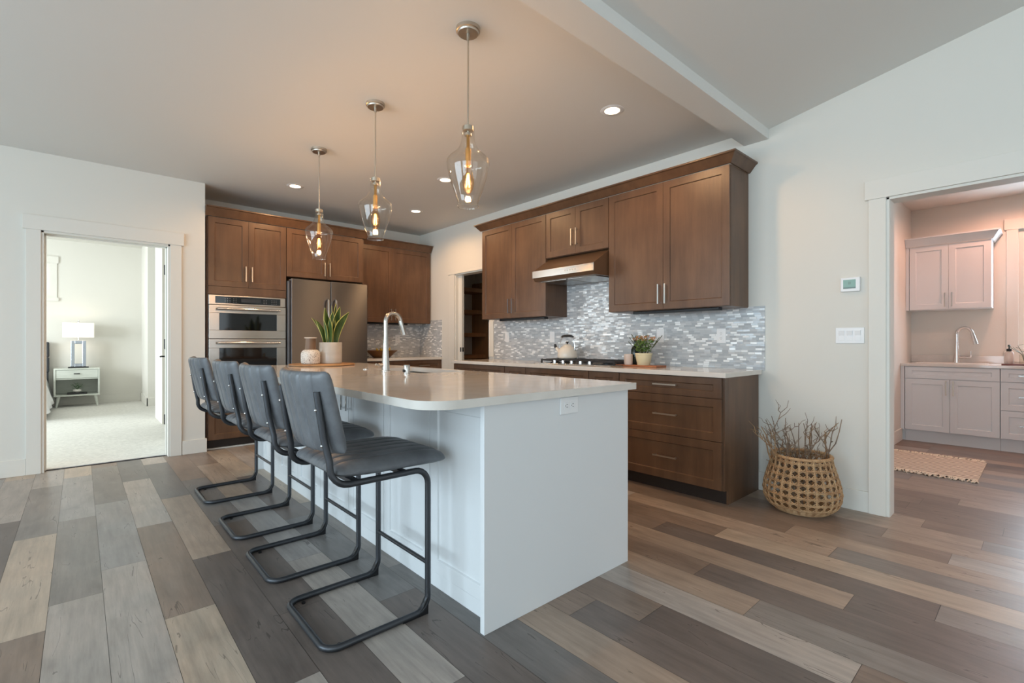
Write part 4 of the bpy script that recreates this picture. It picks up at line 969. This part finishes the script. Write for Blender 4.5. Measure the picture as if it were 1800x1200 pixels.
# ================================================================== BASKET AND BRANCHES
kx, ky = 3.603, 1.10
def bprof(s_):   # 0 bottom .. 1 rim -> (r,z)
    z = 0.355*s_
    pts = [(0, 0.160), (0.06, 0.192), (0.17, 0.220), (0.33, 0.228), (0.5, 0.220), (0.7, 0.200), (0.88, 0.180), (1.0, 0.171)]
    for (a, ra), (b, rb) in zip(pts, pts[1:]):
        if s_ <= b:
            q = (s_-a)/(b-a); return ra+(rb-ra)*q, z+0.006
    return 0.171, z+0.006
def bp(s_, a, o=0.0):
    r, z = bprof(s_); r += o; return (kx+r*math.cos(a), ky+r*math.sin(a), z)
t = thing('woven_basket', (kx, ky, 0), 'woven cane basket on the floor beside the brown end panel', 'basket')
M_cane = pbr('cane', (206, 170, 128), 0.6, var=((25, 25, 25), (170, 130, 92)))
m = MB(); NV = 28; NH = 8
for i in range(NV):
    for dd in (-0.05, 0.05): m.tube([bp(k/14, 2*PI*(i+dd*1.3)/NV, 0.002) for k in range(15)], 0.0032, 4, caps=False)
for j in range(1, NH+1):
    for dd in (-0.010, 0.010): m.tube([bp(j/(NH+0.6)+dd, 2*PI*k/48, 0.004) for k in range(48)], 0.0032, 4, closed=True)
for i in range(NV):
    for sg in (1, -1): m.tube([bp(k/20, 2*PI*(i+0.5+sg*k/20*(NH+0.6))/NV, -0.001) for k in range(21)], 0.0028, 4, caps=False)
obj('woven_side', m, M_cane, t, recalc=False)
m = MB()
for j in range(5): m.tube([(kx+(0.16+0.02*math.sin(j*0.4))*math.cos(2*PI*k/48), ky+(0.16+0.02*math.sin(j*0.4))*math.sin(2*PI*k/48), 0.006+0.007*j) for k in range(48)], 0.006, 6, closed=True)
m.lathe((kx, ky, 0.001), [(0, 0), (0.16, 0), (0.16, 0.008), (0, 0.008)], 40)
obj('base', m, M_cane, t)
m = MB()
m.tube([(kx+0.172*math.cos(2*PI*k/56), ky+0.172*math.sin(2*PI*k/56), 0.362) for k in range(56)], 0.0095, 8, closed=True)
q = []
for k in range(56*8+1):
    a = 2*PI*k/(56*8); b = a*70; q.append((kx+(0.172+0.0105*math.cos(b))*math.cos(a), ky+(0.172+0.0105*math.cos(b))*math.sin(a), 0.362+0.0105*math.sin(b)))
m.tube(q, 0.0022, 4, caps=False)
obj('rim', m, M_cane, t, label='wrapped rim')
M_twig = pbr('dry_twig', (150, 126, 104), 0.85, var=((20, 20, 20), (104, 86, 72))); M_twig2 = pbr('pale_driftwood', (172, 140, 104), 0.8, var=((20, 20, 20), (130, 100, 72)))
rnd = random.Random(21)
def branch(base, tip, r0, mat, nsub, wig=0.014, label='thin dry branch with forked twigs standing in the woven basket'):
    m = MB()
    def limb(a, b, r, n_, depth):
        a = Vector(a); b = Vector(b); pts = []; rad = []
        for k in range(n_+1):
            s_ = k/n_; p_ = a.lerp(b, s_)+Vector((rnd.uniform(-1, 1), rnd.uniform(-1, 1), rnd.uniform(-0.6, 0.6)))*wig*(0 if k == 0 else 1); pts.append(p_); rad.append(r*(1-0.72*s_)+0.0008)
        m.tube(pts, r, 6, radii=rad)
        if depth > 0:
            for q in range(nsub):
                k = rnd.randint(max(1, n_//3), n_-1); dr = (b-a).normalized(); side_ = Vector((rnd.uniform(-1, 1), rnd.uniform(-1, 1), rnd.uniform(0, 1))).normalized()
                limb(pts[k], pts[k]+(dr*0.5+side_*0.75)*(b-a).length*rnd.uniform(0.22, 0.42), rad[k]*0.7, 4, depth-1)
    limb(base, tip, r0, 8, 2)
    # keep every twig clear of the wall and the cabinet panel
    for i, (x, y, z) in enumerate(m.v): m.v[i] = (min(x, XW-0.02), min(y, 1.452), max(z, 0.012))
    tag(obj('dry_branch', m, mat), label, 'branch', 'dry branches in the basket')
R3 = (0.743, -0.669)     # across the view
for (o0, o1, h, r0, mt) in ((-0.10, -0.27, 0.56, 0.007, 1), (-0.09, -0.24, 0.60, 0.005, 0), (-0.07, -0.20, 0.62, 0.005, 0), (-0.05, -0.10, 0.60, 0.0045, 0), (-0.08, -0.26, 0.50, 0.009, 1), (0.0, -0.02, 0.575, 0.005, 0),
                            (0.02, 0.03, 0.565, 0.005, 0), (0.03, 0.05, 0.57, 0.005, 0), (0.05, 0.09, 0.55, 0.006, 1), (0.02, -0.04, 0.54, 0.005, 0), (0.06, 0.07, 0.54, 0.006, 0), (0.09, 0.23, 0.60, 0.006, 0), (0.09, 0.16, 0.52, 0.011, 1), (-0.02, -0.14, 0.55, 0.004, 0)):
    dpt = rnd.uniform(-0.05, 0.05)
    branch((kx+R3[0]*o0*0.8+0.67*dpt*0.6, ky+R3[1]*o0*0.8+0.74*dpt*0.6, 0.02), (kx+R3[0]*o1+0.67*dpt, ky+R3[1]*o1+0.74*dpt, h), r0, M_twig2 if mt else M_twig, 3 if r0 < 0.009 else 2)

# ================================================================== LAUNDRY ROOM
XL = 7.02; LC = 0.85
def lfront(w, v0, v1): return None
P = west(XL, 1.082); w = 0.765
cabinet('base_cabinet', P, w, 0, LC, LX-0.002-XL, 'white base cabinet under the laundry sink', [('drawer', 0.004, 0.715, w-G, LC-0.004, None), ('door', 0.004, 0.135, w/2-G/2, 0.71, (w/2-0.03, 0.62, 'v')), ('door', w/2+G/2, 0.135, w-G, 0.71, (w/2+0.03, 0.62, 'v'))], M_cabw, toe=0.13, hm=M_nickel, toe_mat=M_cabw, toe_rec=0.04)
tag(obj('filler_strip', MB().box((XL-0.018, 1.084, 0.13), (LX-0.002, 1.118, LC)).box((XL+0.04, 1.084, 0), (LX-0.002, 1.118, 0.13)), M_cabw), 'narrow white filler strip between the laundry sink cabinet and the side wall', 'panel')
P = west(XL, 0.315); w = 0.76
cabinet('base_cabinet', P, w, 0, LC, LX-0.002-XL, 'white drawer cabinet right of the laundry sink cabinet', [('drawer', G, a, w-G, b, (w/2, (a+b)/2, 'h', 0.5)) for a, b in ((0.135, 0.42), (0.424, 0.71), (0.715, LC-0.004))], M_cabw, toe=0.13, hm=M_chrome, toe_mat=M_cabw, toe_rec=0.04)
tag(obj('countertop', MB().box((XL-0.035, -0.6, LC+0.001), (LX-0.002, 1.118, LC+0.03)).box((LX-0.02, -0.6, LC+0.03), (LX-0.002, 1.118, LC+0.115)), M_quartz, bevel=0.002), 'pale quartz countertop in the laundry room with a low splash strip', 'countertop')
tag(obj('laundry_sink', MB().box((7.10, 0.42, LC+0.0305), (7.13, 1.0, LC+0.038)).box((7.36, 0.42, LC+0.0305), (7.39, 1.0, LC+0.038)).box((7.13, 0.42, LC+0.0305), (7.36, 0.45, LC+0.038)).box((7.13, 0.97, LC+0.0305), (7.36, 1.0, LC+0.038)).box((7.13, 0.45, LC+0.0302), (7.36, 0.97, LC+0.032)), M_ceramic, bevel=0.002), 'white drop-in sink rim on the laundry countertop', 'sink')
faucet(7.50, 0.69, LC+0.03, 0.405, 0.075, 0.13, math.radians(-115), 0.016, 'polished chrome faucet on the laundry counter', [(0.02, 0, 0.07), (0.05, 0, 0.07), (0.13, 0, 0.07), (0.133, 0, 0.075), (0.135, 0, 0.14)], M_chrome, 'laundry_faucet')
P = west(7.315, 1.085); w = 0.69
t = cabinet('wall_cabinet', P, w, 1.495, 2.235, LX-0.002-7.315, 'white wall cabinet above the laundry sink', doors2(w, 1.498, 2.232, 1.60), M_cabw, hm=M_chrome)
tag(obj('filler_strip', MB().box((7.30, 1.087, 1.495), (LX-0.002, 1.118, 2.235)), M_cabw), 'narrow white filler strip left of the laundry wall cabinet', 'panel')
m = MB(); prof = [(0.0, 2.235), (0.012, 2.235), (0.058, 2.315), (0.07, 2.318), (0.07, 2.33), (0.0, 2.33)]
rows = [[(x+nx*d_, y+ny*d_, z) for d_, z in prof] for x, y, nx, ny in ((7.294, 1.118, -1, 0), (7.294, 0.394, -1, -1), (LX-0.002, 0.394, 0, -1))]
m.grid(rows, cu=True, sm=False); m.face(list(range(6))); m.face([12+i for i in range(6)][::-1])
tag(obj('crown_moulding', m, M_cabw), 'white crown moulding above the laundry wall cabinet', 'crown moulding')
# tray, bottle and sprig
LT = LC+0.03
tag(obj('tray', MB().box((7.16, -0.12, LT), (7.36, 0.315, LT+0.012)), pbr('red_wood', (92, 40, 32), 0.4), bevel=0.003), 'dark red wooden tray on the laundry counter by the window', 'tray')
t = thing('soap_bottle', (7.26, 0.262, LT+0.012), 'clear soap bottle with a black pump on the dark red tray', 'bottle')
obj('body', MB().lathe((7.26, 0.262, LT+0.012), [(0, 0), (0.034, 0), (0.036, 0.004), (0.036, 0.11), (0.028, 0.128), (0.014, 0.134), (0, 0.134)], 24), pbr('soap_clear', (214, 200, 190), 0.12), t)
obj('pump', MB().lathe((7.26, 0.262, LT+0.146), [(0, 0), (0.02, 0), (0.02, 0.022), (0.006, 0.026), (0.006, 0.05), (0.009, 0.052), (0.009, 0.066), (0, 0.066)], 16).box((7.20, 0.255, LT+0.2), (7.26, 0.269, LT+0.211)), M_black, t, label='black pump')
t = thing('leafy_sprig', (7.26, 0.15, LT+0.012), 'leafy green sprig in a small clear vase on the dark red tray', 'plant')
obj('jar', MB().lathe((7.26, 0.15, LT+0.012), [(0, 0), (0.04, 0), (0.04, 0.10), (0.038, 0.10), (0.038, 0.004), (0, 0.004)], 24), M_shade, t)
m = MB(); rnd = random.Random(5)
st_ = MB()
for i in range(7):
    az = i*0.9; tip = Vector((7.26+0.09*math.cos(az), 0.15+0.11*math.sin(az), LT+rnd.uniform(0.12, 0.21))); st_.tube([(7.26, 0.15, LT+0.02), (7.26+0.02*math.cos(az), 0.15+0.02*math.sin(az), LT+0.11), tip], 0.002, 5)
    for q in range(3):
        c_ = Vector((7.26, 0.15, LT+0.11)).lerp(tip, 0.35+0.33*q); u = Vector((math.cos(az+q*1.3-1.3), math.sin(az+q*1.3-1.3), 0.2)).normalized(); wv = u.cross(Vector((0, 0, 1))).normalized()
        k = m.add([c_, c_+u*0.03+wv*0.014, c_+u*0.07, c_+u*0.03-wv*0.014]); m.face([k, k+1, k+2, k+3])
lf = obj('leaves', m, pbr('sage_leaf', (92, 112, 92), 0.5), t, recalc=False); obj('stems', st_, pbr('herb_stem', (70, 76, 44), 0.6), t)
# rug
t = thing('rug', (5.78, 0.7, 0), 'tan striped woven rug with fringed edges on the laundry floor', 'rug')
g = N('rug_weave'); geo = g.n('ShaderNodeNewGeometry'); sx = g.n('ShaderNodeSeparateXYZ'); g.link(geo.outputs['Position'], sx.inputs[0])
nz = g.n('ShaderNodeTexNoise'); nz.inputs['Scale'].default_value = 9; g.link(geo.outputs['Position'], nz.inputs['Vector'])
fr = g.math('FRACT', g.math('ADD', g.math('MULTIPLY', sx.outputs[0], 19.0), g.math('MULTIPLY', nz.outputs['Fac'], 0.5)))
ln = g.math('LESS_THAN', fr, 0.3); ln = g.math('MULTIPLY', ln, g.math('GREATER_THAN', nz.outputs['Fac'], 0.30))
mx = g.n('ShaderNodeMix', data_type='RGBA'); g.link(ln, mx.inputs[0]); mx.inputs[6].default_value = lin((226, 208, 186)); mx.inputs[7].default_value = lin((104, 78, 64))
g.link(mx.outputs[2], g.b.inputs['Base Color']); g.b.inputs['Roughness'].default_value = 0.95
obj('mat', MB().box((5.36, 0.372, 0.001), (6.22, 1.085, 0.009)).box((5.36, 0.366, 0.0005), (6.22, 0.372, 0.008)), g.m, t)
rnd = random.Random(9)
for xe, sg in ((5.36, -1), (6.22, 1)):
    m = MB()
    for i in range(70):
        y = 0.375+0.705*i/69; l_ = rnd.uniform(0.05, 0.10); m.tube([(xe-sg*0.01, y, 0.006), (xe+sg*l_*0.5, y+rnd.uniform(-0.015, 0.015), 0.012), (xe+sg*l_, y+rnd.uniform(-0.02, 0.02), 0.006)], 0.0055, 5)
    obj('fringe', m, pbr('rug_fringe', (230, 216, 194), 0.95), t)

# ================================================================== BEDROOM
# bed
t = thing('bed', (-1.3, 10.4, 0.012), 'bed with a dark grey headboard and white bedding at the edge of the bedroom doorway', 'bed')
M_hb = pbr('charcoal_fabric', (62, 64, 68), 0.85, bump=((120, 120, 120), 0.4))
m = MB()
for z0 in (0.60, 0.865): m.box((-2.3, 11.46, z0), (-0.39, 11.575, z0+0.262))
hb = obj('headboard', m, M_hb, t, bevel=0.02, seg=3)
obj('headboard_leg', MB().box((-0.46, 11.50, 0.012), (-0.40, 11.57, 0.60)).box((-2.25, 11.50, 0.012), (-2.19, 11.57, 0.60)), M_hb, t)
obj('mattress', MB().box((-2.2, 9.35, 0.25), (-0.46, 11.45, 0.50)), pbr('linen', (232, 232, 232), 0.8), t, bevel=0.05, seg=4)
rows = []
for j in range(19):
    y = 9.28+2.12*j/18; r_ = []
    for k in range(29):
        s_ = k/28
        if s_ < 0.7: x = -2.3+(-0.44+2.3)*s_/0.7; z = 0.56+0.02*math.sin(j*0.7+k*0.3)
        else: q = (s_-0.7)/0.3; x = -0.44+0.05*math.sin(q*PI/2)+0.07*q*q+0.014*math.sin(j*1.1)*q; z = 0.56-0.03*q-0.40*q**1.2
        r_.append((x, y, z))
    rows.append(r_)
d_ = obj('duvet', MB().grid(rows), MATS['linen'], t, recalc=False); sm = d_.modifiers.new('thick', 'SOLIDIFY'); sm.thickness = 0.05; sm.offset = -1
obj('bed_frame', MB().box((-2.2, 9.4, 0.16), (-0.48, 11.45, 0.25)).box((-0.56, 9.42, 0.012), (-0.5, 9.48, 0.16)).box((-0.56, 11.2, 0.012), (-0.5, 11.26, 0.16)).box((-2.2, 9.42, 0.012), (-2.14, 9.48, 0.16)), M_hb, t)
# nightstand
nx0, nx1, ny0, ny1 = -0.325, 0.265, 11.12, 11.54
t = thing('nightstand', (-0.03, 11.33, 0.012), 'pale wood nightstand with one drawer and an open shelf by the bed', 'nightstand')
zb, zt_ = 0.20, 0.675
m = MB().box((nx0, ny0, zt_-0.025), (nx1, ny1, zt_)).box((nx0, ny0, zb), (nx1, ny1, zb+0.025)).box((nx0, ny0, zb+0.025), (nx0+0.025, ny1, zt_-0.025)).box((nx1-0.025, ny0, zb+0.025), (nx1, ny1, zt_-0.025)).box((nx0+0.025, ny1-0.015, zb+0.025), (nx1-0.025, ny1, zt_-0.025)).box((nx0+0.025, ny0+0.02, 0.485), (nx1-0.025, ny1-0.015, 0.505))
obj('body', m, M_pale, t, bevel=0.003)
dr = obj('drawer', MB().box((nx0+0.028, ny0+0.008, 0.508), (nx1-0.028, ny0+0.03, zt_-0.028)), M_pale, t, bevel=0.002)
obj('handle', MB().box((-0.075, ny0-0.012, 0.575), (0.005, ny0+0.009, 0.588)), M_black, dr, bevel=0.003, label='black bar handle')
for sx_, sy_ in ((nx0+0.06, ny0+0.05), (nx1-0.06, ny0+0.05), (nx0+0.06, ny1-0.05), (nx1-0.06, ny1-0.05)):
    ox = -0.03 if sx_ < 0 else 0.03
    obj('leg', MB().tube([(sx_, sy_, zb), (sx_+ox, sy_+(-0.01 if sy_ < 11.3 else 0.01), 0.012)], 0.02, 12, radii=[0.024, 0.014]), M_pale, t)
# lamp
lx, ly, lz = -0.015, 11.33, zt_
t = thing('table_lamp', (lx, ly, lz), 'table lamp with a silver rectangular frame base and white drum shade on the nightstand', 'lamp')
obj('foot', MB().box((lx-0.135, ly-0.07, lz), (lx+0.135, ly+0.07, lz+0.02)), M_black, t, bevel=0.002, label='black foot')
M_mir = pbr('mirror_panel', (176, 182, 190), 0.2, 0.85)
m = MB().box((lx-0.1, ly-0.05, lz+0.02), (lx-0.05, ly+0.05, lz+0.475)).box((lx+0.05, ly-0.05, lz+0.02), (lx+0.1, ly+0.05, lz+0.475)).box((lx-0.05, ly-0.05, lz+0.02), (lx+0.05, ly+0.05, lz+0.075)).box((lx-0.05, ly-0.05, lz+0.42), (lx+0.05, ly+0.05, lz+0.475))
obj('frame', m, M_mir, t, bevel=0.006, label='silver mirrored frame')
obj('stem', MB().tube([(lx, ly, lz+0.475), (lx, ly, lz+0.83)], 0.006, 10).lathe((lx, ly, lz+0.80), [(0, 0), (0.018, 0), (0.012, 0.02), (0, 0.024)], 14), M_chrome, t)
m = MB(); R_, r2 = 0.205, 0.09
def rr_(a, b): 
    return [(lx+x, ly+y) for x, y in ((-a, -b), (a, -b), (a, b), (-a, b))]
q = rr_(0.205, 0.13)
m.grid([[(x, y, lz+0.53) for x, y in q], [(x, y, lz+0.785) for x, y in q]], cu=True, sm=False)
sh = obj('shade', m, pbr('lamp_linen', (244, 240, 234), 0.8, emit=(255, 240, 222), es=0.28), t, label='white fabric shade')
sm = sh.modifiers.new('thick', 'SOLIDIFY'); sm.thickness = 0.003
point('lamp_bulb', (lx, ly, lz+0.66), 3, (1, 0.86, 0.7), 0.03, t)
# book and little plant on the shelf
tag(obj('book', MB().box((-0.16, 11.14, zb+0.0255), (0.10, 11.32, zb+0.055)), M_black, bevel=0.003), 'black book lying on the nightstand shelf', 'book')
t = thing('small_potted_plant', (-0.03, 11.22, zb+0.0555), 'little green plant in a white bowl on the black book', 'potted plant')
obj('bowl', MB().lathe((-0.03, 11.22, zb+0.0555), [(0, 0), (0.03, 0), (0.055, 0.02), (0.058, 0.04), (0.045, 0.056), (0.04, 0.05), (0, 0.048)], 24), M_ceramic, t)
m = MB(); rnd = random.Random(8)
for i in range(60):
    az = rnd.uniform(0, 2*PI); rr = rnd.uniform(0.01, 0.1); h_ = rnd.uniform(0.02, 0.13)*(1.1-rr*5); c_ = Vector((-0.03+rr*math.cos(az), 11.22+rr*math.sin(az)*0.6, zb+0.105+max(0.005, h_)))
    u = Vector((math.cos(az), math.sin(az), rnd.uniform(-0.2, 0.6))).normalized(); wv = u.cross(Vector((0, 0, 1))).normalized()
    k = m.add([c_-u*0.02, c_+wv*0.009, c_+u*0.022, c_-wv*0.009]); m.face([k, k+1, k+2, k+3])
for i in range(10): m.tube([(-0.03, 11.22, zb+0.1), (-0.03+0.05*math.cos(i), 11.22+0.03*math.sin(i), zb+0.17)], 0.0015, 4)
obj('foliage', m, pbr('fern_green', (74, 118, 60), 0.5), t, recalc=False)
